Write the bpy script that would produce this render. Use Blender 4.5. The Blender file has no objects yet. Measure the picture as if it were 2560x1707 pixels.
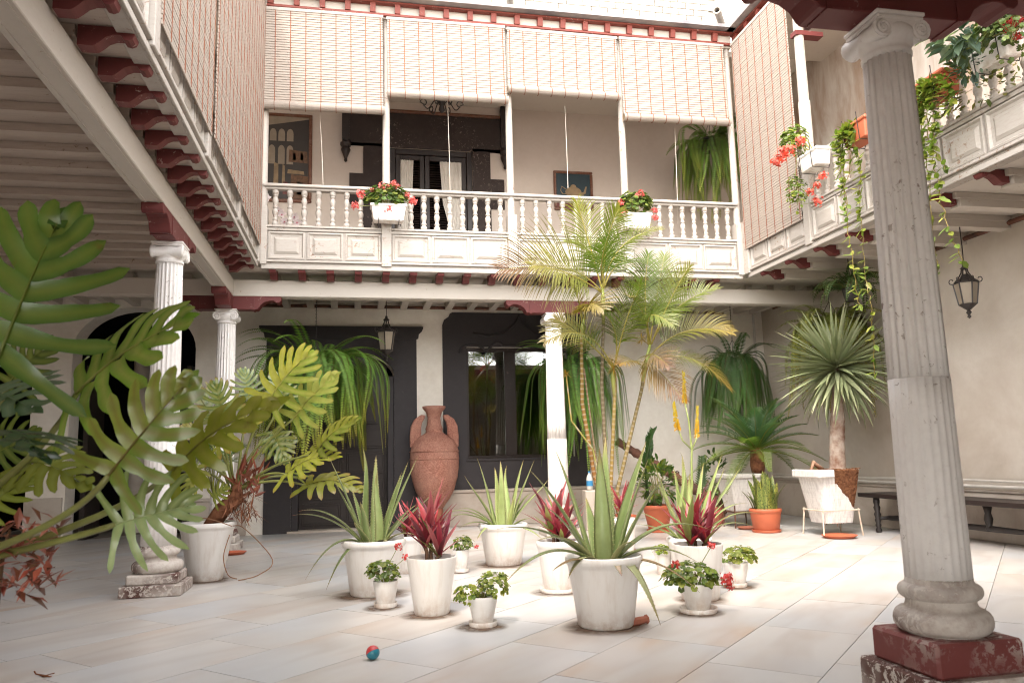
import bpy, math, random
from mathutils import Vector as V, Matrix
random.seed(7)
PI = math.pi
scene = bpy.context.scene
COL = scene.collection

# ------------------------------------------------------------------ camera
PW, PH = 2560, 1707
FPX, YAW, PITCH, ROLL, CAMH = 1945.6, .2001, .1449, -.0246, 1.05
CAM = V((0, 0, CAMH))
cF = V((math.sin(YAW)*math.cos(PITCH), math.cos(YAW)*math.cos(PITCH), math.sin(PITCH)))
_r = V((math.cos(YAW), -math.sin(YAW), 0)); _u = _r.cross(cF)
cR = _r*math.cos(ROLL)+_u*math.sin(ROLL)
cU = -_r*math.sin(ROLL)+_u*math.cos(ROLL)
cd = bpy.data.cameras.new('camera'); cam = bpy.data.objects.new('camera', cd); COL.objects.link(cam)
m = Matrix((cR, cU, -cF)).transposed().to_4x4(); m.translation = CAM
cam.matrix_world = m
cd.sensor_width = 36; cd.lens = FPX/PW*36; cd.clip_end = 500; cd.clip_start = .05
cd.dof.use_dof = True; cd.dof.focus_distance = 8.0; cd.dof.aperture_fstop = 4.0
scene.camera = cam

# ------------------------------------------------------------------ sky, sun, exposure
SUN_EL, SUN_AZ = math.radians(56), math.radians(-152)     # azimuth of the sun seen from the court: from +Y clockwise
w = bpy.data.worlds.new('World'); scene.world = w; w.use_nodes = True
nt = w.node_tree; bg = nt.nodes['Background']
sky = nt.nodes.new('ShaderNodeTexSky'); sky.sky_type = 'NISHITA'; sky.sun_disc = False
sky.sun_elevation = SUN_EL; sky.sun_rotation = SUN_AZ; sky.air_density = 1.0; sky.dust_density = 1.2; sky.ozone_density = .3
hz = nt.nodes.new('ShaderNodeHueSaturation'); hz.inputs['Saturation'].default_value = .25      # thin high cloud whitens the sky
nt.links.new(sky.outputs[0], hz.inputs['Color']); wm = nt.nodes.new('ShaderNodeMix'); wm.data_type = 'RGBA'; wm.blend_type = 'MULTIPLY'; wm.inputs['Factor'].default_value = 1; wm.inputs['B'].default_value = (1.04, .985, .91, 1)
nt.links.new(hz.outputs[0], wm.inputs['A']); nt.links.new(wm.outputs['Result'], bg.inputs[0]); bg.inputs[1].default_value = .15
sd = bpy.data.lights.new('sun', 'SUN'); sd.energy = .32; sd.angle = math.radians(10); sd.color = (1, .90, .78)
so = bpy.data.objects.new('sun', sd); COL.objects.link(so)
sdir = V((math.sin(SUN_AZ)*math.cos(SUN_EL), math.cos(SUN_AZ)*math.cos(SUN_EL), math.sin(SUN_EL)))
so.rotation_euler = sdir.to_track_quat('Z', 'Y').to_euler(); so.location = (0, 6, 20)
vs = scene.view_settings; vs.view_transform = 'Standard'; vs.look = 'None'; vs.gamma = 1; vs.exposure = 3.35
scene.cycles.max_bounces = 8; scene.cycles.diffuse_bounces = 5; scene.cycles.glossy_bounces = 3
scene.cycles.transparent_max_bounces = 8; scene.cycles.sample_clamp_indirect = 6
scene.cycles.use_denoising = True; scene.cycles.filter_width = 1.1

# ------------------------------------------------------------------ helpers
def at(x, y, X=None, Y=None, Z=None, D=None):
    """point of the place seen at (x, y) of the 2560 px photograph, on a plane X / Y / Z or at depth D"""
    d = cF + cR*((x-PW/2)/FPX) - cU*((y-PH/2)/FPX)
    if X is not None: t = (X-CAM.x)/d.x
    elif Y is not None: t = (Y-CAM.y)/d.y
    elif Z is not None: t = (Z-CAM.z)/d.z
    else: t = D
    return CAM + d*t
def zw(x0, y0, s): return lambda x, y: (x0+x*s, y0+y*s)
ZB = zw(430, 650, .44643); ZC = zw(1000, 650, .44643); ZD = zw(1550, 650, .44643); ZG = zw(700, 1107, .38265)
Z3 = zw(1250, 1107, .38272); ZA = zw(0, 1107, .38272); ZF = zw(0, 500, .44643); ZU2 = zw(600, 0, .44643); ZU3 = zw(1250, 0, .44643)
Z4U = zw(1900, 0, .44655); Z4 = zw(1900, 1107, .38261); ZN = zw(0, 1000, .25515); ZP = zw(1230, 480, .33167); ZM = zw(1400, 1050, .22321)
ZT = zw(1850, 0, .30187); ZL = zw(0, 0, .44643)

class MB:
    def __init__(s): s.v, s.f, s.c = [], [], []
    def vert(s, p, c=(1, 1, 1)): s.v.append(tuple(p)); s.c.append(c); return len(s.v)-1
    def box(s, x0, x1, y0, y1, z0, z1, c=(1, 1, 1)):
        b = len(s.v)
        for z in (z0, z1):
            for x, y in ((x0, y0), (x1, y0), (x1, y1), (x0, y1)): s.vert((x, y, z), c)
        for q in ((3, 2, 1, 0), (4, 5, 6, 7), (0, 1, 5, 4), (1, 2, 6, 5), (2, 3, 7, 6), (3, 0, 4, 7)): s.f.append(tuple(b+i for i in q))
        return s
    def lathe(s, prof, n=24, o=(0, 0, 0), c=(1, 1, 1), flute=None, cap=True, ax=None):
        b = len(s.v); o = V(o); M = None
        if ax is not None: M = V((0, 0, 1)).rotation_difference(V(ax)).to_matrix()
        for k, (r, z) in enumerate(prof):
            cc = c(k/(len(prof)-1)) if callable(c) else c
            for i in range(n):
                a = 2*PI*i/n; rr = r if flute is None else r*flute(a, z)
                p = V((rr*math.cos(a), rr*math.sin(a), z))
                if M is not None: p = M @ p
                s.vert(o+p, cc)
        for k in range(len(prof)-1):
            for i in range(n):
                j = (i+1) % n; s.f.append((b+k*n+i, b+k*n+j, b+(k+1)*n+j, b+(k+1)*n+i))
        if cap:
            s.f.append(tuple(b+i for i in reversed(range(n)))); t = b+(len(prof)-1)*n; s.f.append(tuple(t+i for i in range(n)))
        return s
    def tube(s, pts, r, n=6, c=(1, 1, 1), cap=True):
        pts = [V(p) for p in pts]; b = len(s.v); N = None; L = len(pts)
        for k, p in enumerate(pts):
            t = (pts[min(k+1, L-1)]-pts[max(k-1, 0)]).normalized()
            if N is None:
                N = t.orthogonal().normalized()
            else:
                N = (N-t*N.dot(t)).normalized()
            B = t.cross(N); rr = r[k] if isinstance(r, (list, tuple)) else r
            cc = c(k/(L-1)) if callable(c) else c
            for i in range(n):
                a = 2*PI*i/n; s.vert(p+N*(rr*math.cos(a))+B*(rr*math.sin(a)), cc)
        for k in range(L-1):
            for i in range(n):
                j = (i+1) % n; s.f.append((b+k*n+i, b+k*n+j, b+(k+1)*n+j, b+(k+1)*n+i))
        if cap: s.f.append(tuple(b+i for i in reversed(range(n)))); s.f.append(tuple(b+(L-1)*n+i for i in range(n)))
        return s
    def prism(s, poly, o, u, v, wv, c=(1, 1, 1)):
        """poly [(a,b)] in the plane o+u*a+v*b, pushed along the vector wv"""
        b = len(s.v); n = len(poly); o, u, v, wv = V(o), V(u), V(v), V(wv)
        for e in (0, 1):
            for a, bb in poly: s.vert(o+u*a+v*bb+wv*e, c)
        s.f.append(tuple(b+i for i in reversed(range(n)))); s.f.append(tuple(b+n+i for i in range(n)))
        for i in range(n):
            j = (i+1) % n; s.f.append((b+i, b+j, b+n+j, b+n+i))
        return s
    def quad(s, a, b_, c_, d, c=(1, 1, 1)):
        b = len(s.v)
        for p in (a, b_, c_, d): s.vert(p, c)
        s.f.append((b, b+1, b+2, b+3)); return s
    def blade(s, pts, wd, nrm, fold=.2, col=(.1, .2, .05), thick=None, twist=0):
        """a leaf along pts; thick=None: thin folded sheet, else a closed fleshy section"""
        pts = [V(p) for p in pts]; L = len(pts); b = len(s.v); N = V(nrm)
        for k, p in enumerate(pts):
            t = (pts[min(k+1, L-1)]-pts[max(k-1, 0)]).normalized()
            N = N-t*N.dot(t)
            N = N.normalized() if N.length > 1e-6 else t.orthogonal().normalized()
            if twist: N = Matrix.Rotation(twist, 3, t) @ N
            S = t.cross(N); ww = wd[k]/2; u = k/(L-1)
            if thick is None:
                for sx in (-1, 0, 1):
                    s.vert(p+S*(ww*sx)+N*(ww*fold*abs(sx)), col(u, sx) if callable(col) else col)
            else:
                h = thick[k]
                for sx, nz in ((-1, .25), (-.5, .02), (0, -.08), (.5, .02), (1, .25), (.62, -.55), (0, -1), (-.62, -.55)):
                    s.vert(p+S*(ww*sx)+N*(h*nz), col(u, sx) if callable(col) else col)
        m = 3 if thick is None else 8
        for k in range(L-1):
            for i in range(m-1 if thick is None else m):
                j = (i+1) % m; s.f.append((b+k*m+i, b+k*m+j, b+(k+1)*m+j, b+(k+1)*m+i))
        return s
    def mesh(s, name, mat, smooth=False):
        me = bpy.data.meshes.new(name); me.from_pydata(s.v, [], s.f)
        a = me.color_attributes.new('Col', 'FLOAT_COLOR', 'POINT')
        a.data.foreach_set('color', [q for c in s.c for q in (c[0], c[1], c[2], 1)])
        if mat is not None: me.materials.append(M[mat] if isinstance(mat, str) else mat)
        if smooth: me.polygons.foreach_set('use_smooth', [True]*len(me.polygons))
        me.update(); return me
    def build(s, name, mat, parent=None, smooth=False, bevel=0, sharp=None):
        o = bpy.data.objects.new(name, s.mesh(name, mat, smooth)); COL.objects.link(o)
        if parent is not None: o.parent = parent
        if bevel:
            bm = o.modifiers.new('bevel', 'BEVEL'); bm.width = bevel; bm.segments = 1; bm.limit_method = 'ANGLE'; bm.angle_limit = .6
        if smooth and sharp:
            try: o.data.set_sharp_from_angle(angle=sharp)
            except Exception: pass
        return o
def put(name, mesh, parent, mat4=None):
    o = bpy.data.objects.new(name, mesh); COL.objects.link(o); o.parent = parent
    if mat4 is not None: o.matrix_basis = mat4
    return o
def tag(o, label=None, cat=None, group=None, kind=None):
    if label: o['label'] = label
    if cat: o['category'] = cat
    if group: o['group'] = group
    if kind or cat: o['kind'] = kind or 'thing'
    return o
def thing(name, label, cat, loc=(0, 0, 0), group=None):
    o = bpy.data.objects.new(name, None); COL.objects.link(o); o.location = loc; o.empty_display_size = .1
    return tag(o, label, cat, group)
def struct(name, mb, mat, **k):
    o = mb.build(name, mat, **k); o['kind'] = 'structure'; return o
def lerp(a, b, t): return a+(b-a)*t
def mix3(a, b, t): return tuple(a[i]+(b[i]-a[i])*t for i in range(3))
def bez(a, b, c, n):
    a, b, c = V(a), V(b), V(c)
    return [a*(1-t)**2+b*(2*t*(1-t))+c*t*t for t in [i/n for i in range(n+1)]]
def bez3(a, b, c, d, n):
    a, b, c, d = V(a), V(b), V(c), V(d)
    return [a*(1-t)**3+b*(3*t*(1-t)**2)+c*(3*t*t*(1-t))+d*t**3 for t in [i/n for i in range(n+1)]]
def rnd(a, b): return random.uniform(a, b)
UP = V((0, 0, 1))

# ------------------------------------------------------------------ materials
M = {}
def newmat(name, rough=.6, spec=.3):
    mt = bpy.data.materials.new(name); mt.use_nodes = True; n = mt.node_tree; n.nodes.clear()
    out = n.nodes.new('ShaderNodeOutputMaterial'); p = n.nodes.new('ShaderNodeBsdfPrincipled')
    n.links.new(p.outputs[0], out.inputs[0]); p.inputs['Roughness'].default_value = rough; p.inputs['Specular IOR Level'].default_value = spec
    M[name] = mt; return mt, n, p, out
def N(n, t, **k):
    x = n.nodes.new(t)
    for a, b in k.items(): setattr(x, a, b)
    return x
def coords(n, scale=(1, 1, 1), rand=False, rot=(0, 0, 0)):
    tc = N(n, 'ShaderNodeTexCoord'); mp = N(n, 'ShaderNodeMapping'); mp.inputs['Scale'].default_value = scale; mp.inputs['Rotation'].default_value = rot
    n.links.new(tc.outputs['Object'], mp.inputs[0])
    if rand:
        oi = N(n, 'ShaderNodeObjectInfo'); ml = N(n, 'ShaderNodeMath', operation='MULTIPLY'); ml.inputs[1].default_value = 37.
        n.links.new(oi.outputs['Random'], ml.inputs[0]); n.links.new(ml.outputs[0], mp.inputs['Location'])
    return mp.outputs[0]
def noise(n, vec, scale, detail=4, rough=.55, dist=0):
    x = N(n, 'ShaderNodeTexNoise'); x.inputs['Scale'].default_value = scale; x.inputs['Detail'].default_value = detail
    x.inputs['Roughness'].default_value = rough; x.inputs['Distortion'].default_value = dist
    n.links.new(vec, x.inputs['Vector']); return x.outputs['Fac']
def ramp(n, fac, stops):
    r = N(n, 'ShaderNodeValToRGB'); e = r.color_ramp.elements
    while len(e) < len(stops): e.new(.5)
    for i, (p, c) in enumerate(stops):
        e[i].position = p; e[i].color = (c, c, c, 1) if isinstance(c, (int, float)) else (*c, 1)
    n.links.new(fac, r.inputs[0]); return r.outputs[0]
def mixc(n, fac, a, b, mode='MIX'):
    x = N(n, 'ShaderNodeMix', data_type='RGBA', blend_type=mode)
    for s, v in ((x.inputs['Factor'], fac), (x.inputs['A'], a), (x.inputs['B'], b)):
        if isinstance(v, (int, float)): s.default_value = v
        elif isinstance(v, tuple): s.default_value = (*v, 1)
        else: n.links.new(v, s)
    return x.outputs['Result']
def bump(n, p, h, strength=.3, dist=.01):
    b = N(n, 'ShaderNodeBump'); b.inputs['Strength'].default_value = strength; b.inputs['Distance'].default_value = dist
    n.links.new(h, b.inputs['Height']); n.links.new(b.outputs[0], p.inputs['Normal'])

def plaster(name, base, stain, amount=.5, sc=(1, 1, 1), rot=(0, 0, 0), big=.9, lo=.42, hi=.72):
    mt, n, p, o = newmat(name, .85, .15); c = coords(n, sc, rot=rot)
    a = ramp(n, noise(n, c, big, 6, .6, .4), [(lo, 0.), (hi, 1.)]); f = noise(n, c, 14, 5)
    x = N(n, 'ShaderNodeMath', operation='MULTIPLY'); x.inputs[1].default_value = amount; n.links.new(a, x.inputs[0])
    col = mixc(n, x.outputs[0], base, stain); col = mixc(n, ramp(n, f, [(.3, 0.), (.75, .13)]), col, (.35, .27, .2))
    n.links.new(col, p.inputs['Base Color']); bump(n, p, noise(n, c, 6, 8, .65), .22, .012)
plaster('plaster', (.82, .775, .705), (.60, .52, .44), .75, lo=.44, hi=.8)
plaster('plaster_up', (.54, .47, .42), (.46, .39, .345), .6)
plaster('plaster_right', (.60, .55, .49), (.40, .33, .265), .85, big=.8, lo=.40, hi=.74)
plaster('plaster_stained', (.58, .53, .475), (.30, .18, .11), .95, (1, 1.7, .5), (.6, 0, 0), big=1.3, lo=.40, hi=.66)
plaster('stone_dado', (.52, .46, .40), (.36, .29, .24), .9, big=2.2)
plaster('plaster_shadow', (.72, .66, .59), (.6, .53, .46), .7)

def wood(name, base, chip, cover=.1, rough=.55, grain=(1, 1, 1), dirt=(.42, .33, .25), dirtamt=.3):
    mt, n, p, o = newmat(name, rough, .35); c = coords(n, (1, 1, 1), True)
    g = noise(n, coords(n, grain, True), 9, 6, .7)
    col = mixc(n, ramp(n, g, [(.45, 0.), (.8, dirtamt)]), base, dirt)
    ch = ramp(n, noise(n, c, 22, 8, .72, .6), [(.64-cover*.4, 0.), (.66-cover*.4, 1.)]); big = ramp(n, noise(n, c, 1.7, 3), [(.46, 0.), (.62, 1.)])
    mm = N(n, 'ShaderNodeMath', operation='MULTIPLY'); n.links.new(ch, mm.inputs[0]); n.links.new(big, mm.inputs[1])
    col = mixc(n, mm.outputs[0], col, chip)
    n.links.new(col, p.inputs['Base Color'])
    sb = N(n, 'ShaderNodeMath', operation='SUBTRACT'); n.links.new(g, sb.inputs[0]); n.links.new(mm.outputs[0], sb.inputs[1])
    bump(n, p, sb.outputs[0], .3, .004)
wood('white_wood', (.41, .372, .335), (.25, .16, .11), .16, grain=(1.5, 1.5, 6), dirt=(.27, .20, .15), dirtamt=.4)
wood('white_beam', (.53, .48, .425), (.36, .27, .2), .04, grain=(2, 2, 6), dirtamt=.18)
wood('ceiling_wood', (.45, .375, .32), (.2, .13, .09), .06, grain=(.6, 4, 4), dirt=(.25, .18, .14), dirtamt=.4)
wood('red_wood', (.13, .030, .028), (.42, .30, .26), .05, dirt=(.12, .02, .02), dirtamt=.6)
wood('red_trim', (.21, .048, .034), (.5, .38, .32), .08, dirt=(.2, .04, .03), dirtamt=.5)
wood('column_paint', (.78, .745, .715), (.28, .21, .17), .08, rough=.6, grain=(3, 3, 3), dirt=(.60, .55, .52), dirtamt=.45)
wood('base_paint', (.56, .51, .46), (.10, .045, .035), .46, rough=.7, grain=(3, 3, 3), dirt=(.30, .2, .16), dirtamt=.7)
wood('plinth_red', (.17, .045, .04), (.48, .42, .37), .36, rough=.55, dirt=(.15, .03, .03), dirtamt=.5)
wood('dark_wood', (.024, .015, .013), (.09, .056, .045), .05, rough=.4, grain=(1, 1, 5), dirt=(.011, .008, .007), dirtamt=.6)
wood('dark_paint', (.036, .031, .033), (.06, .052, .05), .02, rough=.7, grain=(1, 1, 1), dirt=(.052, .046, .048), dirtamt=.5)
wood('brown_paint', (.030, .020, .018), (.20, .155, .135), .13, rough=.75, dirt=(.055, .04, .035), dirtamt=.6)
wood('frame_wood', (.13, .05, .028), (.3, .2, .1), .03, rough=.35)

def marble():
    mt, n, p, o = newmat('marble', .3, .45); c = coords(n, (1, 1, 1), True); oi = N(n, 'ShaderNodeObjectInfo')
    base = ramp(n, oi.outputs['Random'], [(0, (.50, .465, .43)), (.25, (.48, .46, .44)), (.5, (.515, .475, .43)), (.7, (.465, .435, .405)), (.85, (.505, .48, .455)), (1, (.50, .46, .415))])
    cs = coords(n, (1, 3.2, 1), True)
    v = ramp(n, noise(n, cs, .7, 2.5, .5, .3), [(.40, .0), (.5, .38), (.60, .0)])
    col = mixc(n, v, base, (.33, .265, .23))
    rust = ramp(n, noise(n, coords(n, (.8, 2.4, 1), True), .8, 3.5, .55, .3), [(.50, 0.), (.64, .2), (.78, .75)])
    col = mixc(n, rust, col, (.43, .285, .19))
    blue = ramp(n, noise(n, c, .6, 3, .5, .2), [(.44, 0.), (.66, .75)])
    col = mixc(n, blue, col, (.44, .45, .465))
    n.links.new(col, p.inputs['Base Color'])
    n.links.new(ramp(n, noise(n, c, 2, 2), [(.3, .34), (.7, .46)]), p.inputs['Roughness'])
marble()
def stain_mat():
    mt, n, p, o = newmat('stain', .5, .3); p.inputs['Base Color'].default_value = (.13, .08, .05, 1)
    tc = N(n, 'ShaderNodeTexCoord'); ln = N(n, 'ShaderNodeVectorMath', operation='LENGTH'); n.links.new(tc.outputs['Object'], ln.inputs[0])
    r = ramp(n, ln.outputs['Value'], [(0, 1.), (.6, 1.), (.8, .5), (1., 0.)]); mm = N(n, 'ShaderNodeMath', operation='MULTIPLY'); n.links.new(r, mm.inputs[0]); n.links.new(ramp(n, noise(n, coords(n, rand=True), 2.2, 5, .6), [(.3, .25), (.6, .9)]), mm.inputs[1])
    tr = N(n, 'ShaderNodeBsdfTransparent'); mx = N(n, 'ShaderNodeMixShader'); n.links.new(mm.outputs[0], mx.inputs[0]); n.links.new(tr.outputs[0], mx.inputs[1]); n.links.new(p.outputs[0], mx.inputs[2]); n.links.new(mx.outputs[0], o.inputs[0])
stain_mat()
def simple(name, col, rough=.5, spec=.4, var=.25, metal=0., dark=None, sc=6, bmp=.1, rand=True):
    mt, n, p, o = newmat(name, rough, spec); c = coords(n, rand=rand)
    d = dark or tuple(k*.55 for k in col)
    n.links.new(mixc(n, ramp(n, noise(n, c, sc, 6, .6), [(.38, 0.), (.75, var*2)]), col, d), p.inputs['Base Color'])
    p.inputs['Metallic'].default_value = metal
    if bmp: bump(n, p, noise(n, c, sc*4, 5), bmp, .004)
    return mt, n, p, o
simple('joint', (.30, .25, .21), .9)
simple('iron', (.028, .022, .020), .5, .5, .3)
simple('rust_iron', (.16, .07, .045), .7, .3, .6, dark=(.04, .025, .02))
simple('cream_metal', (.66, .58, .47), .5, .4, .3, dark=(.3, .13, .06))
simple('terracotta', (.48, .125, .06), .55, .35, .3, dark=(.36, .09, .045))
simple('terracotta_old', (.33, .12, .075), .75, .2, .5, dark=(.2, .07, .05))
simple('soil', (.035, .022, .015), .95, .1, .5, sc=40, bmp=.6)
simple('cord', (.68, .62, .54), .8)
simple('red_cord', (.25, .085, .04), .8)
simple('pipe_white', (.62, .58, .53), .5)
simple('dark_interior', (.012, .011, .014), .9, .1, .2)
simple('brick_white', (.36, .335, .30), .85, .1, .4, dark=(.27, .235, .195))
simple('ledge', (.36, .335, .325), .8, .2, .6, dark=(.19, .175, .19), sc=2)
simple('canvas_dark', (.03, .022, .018), .45)
simple('canvas_teal', (.012, .03, .04), .4)
simple('paint_tan', (.26, .18, .10), .5, .3, .6)
simple('paint_sky', (.24, .19, .14), .5, .3, .3)
simple('paint_brown', (.14, .07, .035), .5, .3, .7, sc=20)
simple('paint_red', (.12, .025, .02), .5)
simple('paint_black', (.012, .010, .009), .5)
simple('curtain', (.62, .58, .53), .9, .1, .2)
simple('fibre', (.24, .11, .055), .95, .1, .6, dark=(.11, .045, .025), sc=30)
simple('blue_ball', (.02, .18, .24), .35, .5, .15)
simple('red_ball', (.48, .05, .05), .4, .5, .15)
simple('lamp_glass', (.30, .25, .19), .35, .4, .3)
simple('label_blue', (.05, .25, .5), .4)
simple('leaf_dry', (.28, .12, .065), .9, .1, .6, dark=(.10, .04, .025), sc=15)
simple('burlap_root', (.30, .19, .12), .95, .1, .6, sc=20)
def pot_plastic():
    mt, n, p, o = simple('pot_white', (.79, .765, .735), .38, .45, .1, dark=(.66, .6, .55), sc=3, bmp=.03)
    # soil splashes and scuffs low on the pot
    tc = N(n, 'ShaderNodeTexCoord'); sp = N(n, 'ShaderNodeSeparateXYZ'); n.links.new(tc.outputs['Object'], sp.inputs[0])
    z = ramp(n, sp.outputs['Z'], [(.0, 1.), (.05, .55), (.14, 0.)])
    mm = N(n, 'ShaderNodeMath', operation='MULTIPLY'); n.links.new(z, mm.inputs[0]); n.links.new(ramp(n, noise(n, coords(n, rand=True), 9, 6, .7), [(.42, 0.), (.68, .9)]), mm.inputs[1])
    old = p.inputs['Base Color'].links[0].from_socket
    st = ramp(n, noise(n, coords(n, (7, 7, .7), True), 3, 5, .65), [(.48, 0.), (.76, .45)])
    old = mixc(n, st, old, (.55, .47, .39))
    n.links.new(mixc(n, mm.outputs[0], old, (.40, .25, .16)), p.inputs['Base Color'])
pot_plastic()
def aged_white():
    mt, n, p, o = newmat('pot_aged', .7, .2); c = coords(n, (6, 6, 1.2)); c2 = coords(n, (1, 1, 14))
    col = mixc(n, ramp(n, noise(n, c, 6, 7, .7), [(.45, 0.), (.7, .55)]), (.72, .69, .66), (.36, .31, .3))
    col = mixc(n, ramp(n, noise(n, c2, 4, 6, .7), [(.5, 0.), (.75, .4)]), col, (.40, .36, .36))
    n.links.new(col, p.inputs['Base Color'])
aged_white()
def amphora_mat():
    mt, n, p, o = newmat('amphora_clay', .75, .2); c = coords(n, (1, 1, 1))
    vo = N(n, 'ShaderNodeTexVoronoi', feature='DISTANCE_TO_EDGE'); vo.inputs['Scale'].default_value = 26; n.links.new(c, vo.inputs['Vector'])
    ns = noise(n, c, 34, 3, .5, 3.5)
    h = N(n, 'ShaderNodeMath', operation='MULTIPLY'); n.links.new(ramp(n, vo.outputs[0], [(0, .75), (.1, 1.)]), h.inputs[0]); n.links.new(ramp(n, ns, [(.43, 0.), (.52, 1.)]), h.inputs[1])
    col = mixc(n, h.outputs[0], (.27, .105, .078), (.50, .235, .17)); col = mixc(n, ramp(n, noise(n, c, 3, 5), [(.4, 0.), (.75, .55)]), col, (.56, .33, .25))
    n.links.new(col, p.inputs['Base Color']); bump(n, p, h.outputs[0], .8, .012)
amphora_mat()
def leafmat(name, rough=.42, spec=.4, trans=.3, var=.35, mott=0., tcol=(1.0, 1.2, .5), brown=0.):
    mt, n, p, o = newmat(name, rough, spec); at_ = N(n, 'ShaderNodeAttribute'); at_.attribute_name = 'Col'
    oi = N(n, 'ShaderNodeObjectInfo'); hs = N(n, 'ShaderNodeHueSaturation'); n.links.new(at_.outputs['Color'], hs.inputs['Color'])
    mr = N(n, 'ShaderNodeMapRange'); mr.inputs['To Min'].default_value = 1-var; mr.inputs['To Max'].default_value = 1+var; n.links.new(oi.outputs['Random'], mr.inputs[0]); n.links.new(mr.outputs[0], hs.inputs['Value'])
    c = coords(n, rand=True)
    col = mixc(n, ramp(n, noise(n, c, 18, 5, .6), [(.35, .0), (.8, .35)]), hs.outputs[0], (.09, .10, .02))
    if brown: col = mixc(n, ramp(n, noise(n, c, 7, 6, .7), [(.60, 0.), (.70, brown)]), col, (.17, .10, .035))
    if mott: col = mixc(n, ramp(n, noise(n, c, 45, 3, .6), [(.5, 0.), (.6, mott)]), col, (.03, .05, .015))
    n.links.new(col, p.inputs['Base Color'])
    if trans:
        tr = N(n, 'ShaderNodeBsdfTranslucent'); mx = N(n, 'ShaderNodeMixShader'); mx.inputs[0].default_value = trans
        n.links.new(mixc(n, 1., col, tcol, 'MULTIPLY'), tr.inputs[0])
        n.links.new(p.outputs[0], mx.inputs[1]); n.links.new(tr.outputs[0], mx.inputs[2]); n.links.new(mx.outputs[0], o.inputs[0])
    return mt
leafmat('leaf', .42, .35, .35, .25)
leafmat('phil_leaf', .27, .5, .3, .28, brown=.55)
leafmat('fern_leaf', .5, .3, .3, .3)
leafmat('palm_leaf', .35, .5, .35, .15)
leafmat('flesh_leaf', .38, .45, 0, .12)
leafmat('snake_leaf', .4, .4, 0, .2, .8)
leafmat('red_leaf', .35, .5, .2, .3, 0., (1.5, .7, .8))
leafmat('petal', .5, .3, .3, .12, 0., (1.3, .8, .8))
leafmat('bark', .8, .15, 0, .1)
simple('yucca_bark', (.42, .35, .29), .9, .1, .6, dark=(.17, .075, .045), sc=7, bmp=.5)
def blind_mat():
    mt, n, p, o = newmat('bamboo', .6, .25); c = coords(n, (1, 1, 24))
    col = mixc(n, ramp(n, noise(n, c, 5, 3), [(.35, 0.), (.7, .5)]), (.54, .475, .42), (.44, .35, .285))
    n.links.new(col, p.inputs['Base Color'])
    tr = N(n, 'ShaderNodeBsdfTranslucent'); mx = N(n, 'ShaderNodeMixShader'); mx.inputs[0].default_value = .35
    n.links.new(col, tr.inputs[0]); n.links.new(p.outputs[0], mx.inputs[1]); n.links.new(tr.outputs[0], mx.inputs[2]); n.links.new(mx.outputs[0], o.inputs[0])
blind_mat()
def glass(name='glass', rough=0.0, tint=(.9, .92, .92)):
    mt, n, p, o = newmat(name, rough, .5); n.nodes.remove(p)
    tr = N(n, 'ShaderNodeBsdfTransparent'); tr.inputs[0].default_value = (.8, .82, .82, 1); gl = N(n, 'ShaderNodeBsdfGlossy'); gl.inputs['Roughness'].default_value = .01
    fr = N(n, 'ShaderNodeFresnel'); fr.inputs[0].default_value = 2.3; mx = N(n, 'ShaderNodeMixShader'); n.links.new(fr.outputs[0], mx.inputs[0]); n.links.new(tr.outputs[0], mx.inputs[1]); n.links.new(gl.outputs[0], mx.inputs[2]); n.links.new(mx.outputs[0], o.inputs[0])
glass(); 

# ================================================================== THE COURT
XL, YB, YL, XB2 = -1.60, 10.2, 7.09, 2.65          # column lines
RX, RY = 2.35, 2.90
ZCAP, ZBR, ZBT = 2.95, 3.12, 3.33                   # capital top, beam bottom, beam top
PY, PXL, PXR = 9.79, -1.20, 5.345                   # parapet faces
WY, WX, WXL, WYF = 12.05, 6.82, -5.2, -3.2          # wall faces
ZB0, ZB1, ZR0, ZR1 = 3.40, 3.95, 4.43, 4.50         # parapet bottom / top, handrail bottom / top
POSTS = [.378, 2.0255, 3.638]
ZROOF = 6.86

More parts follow.
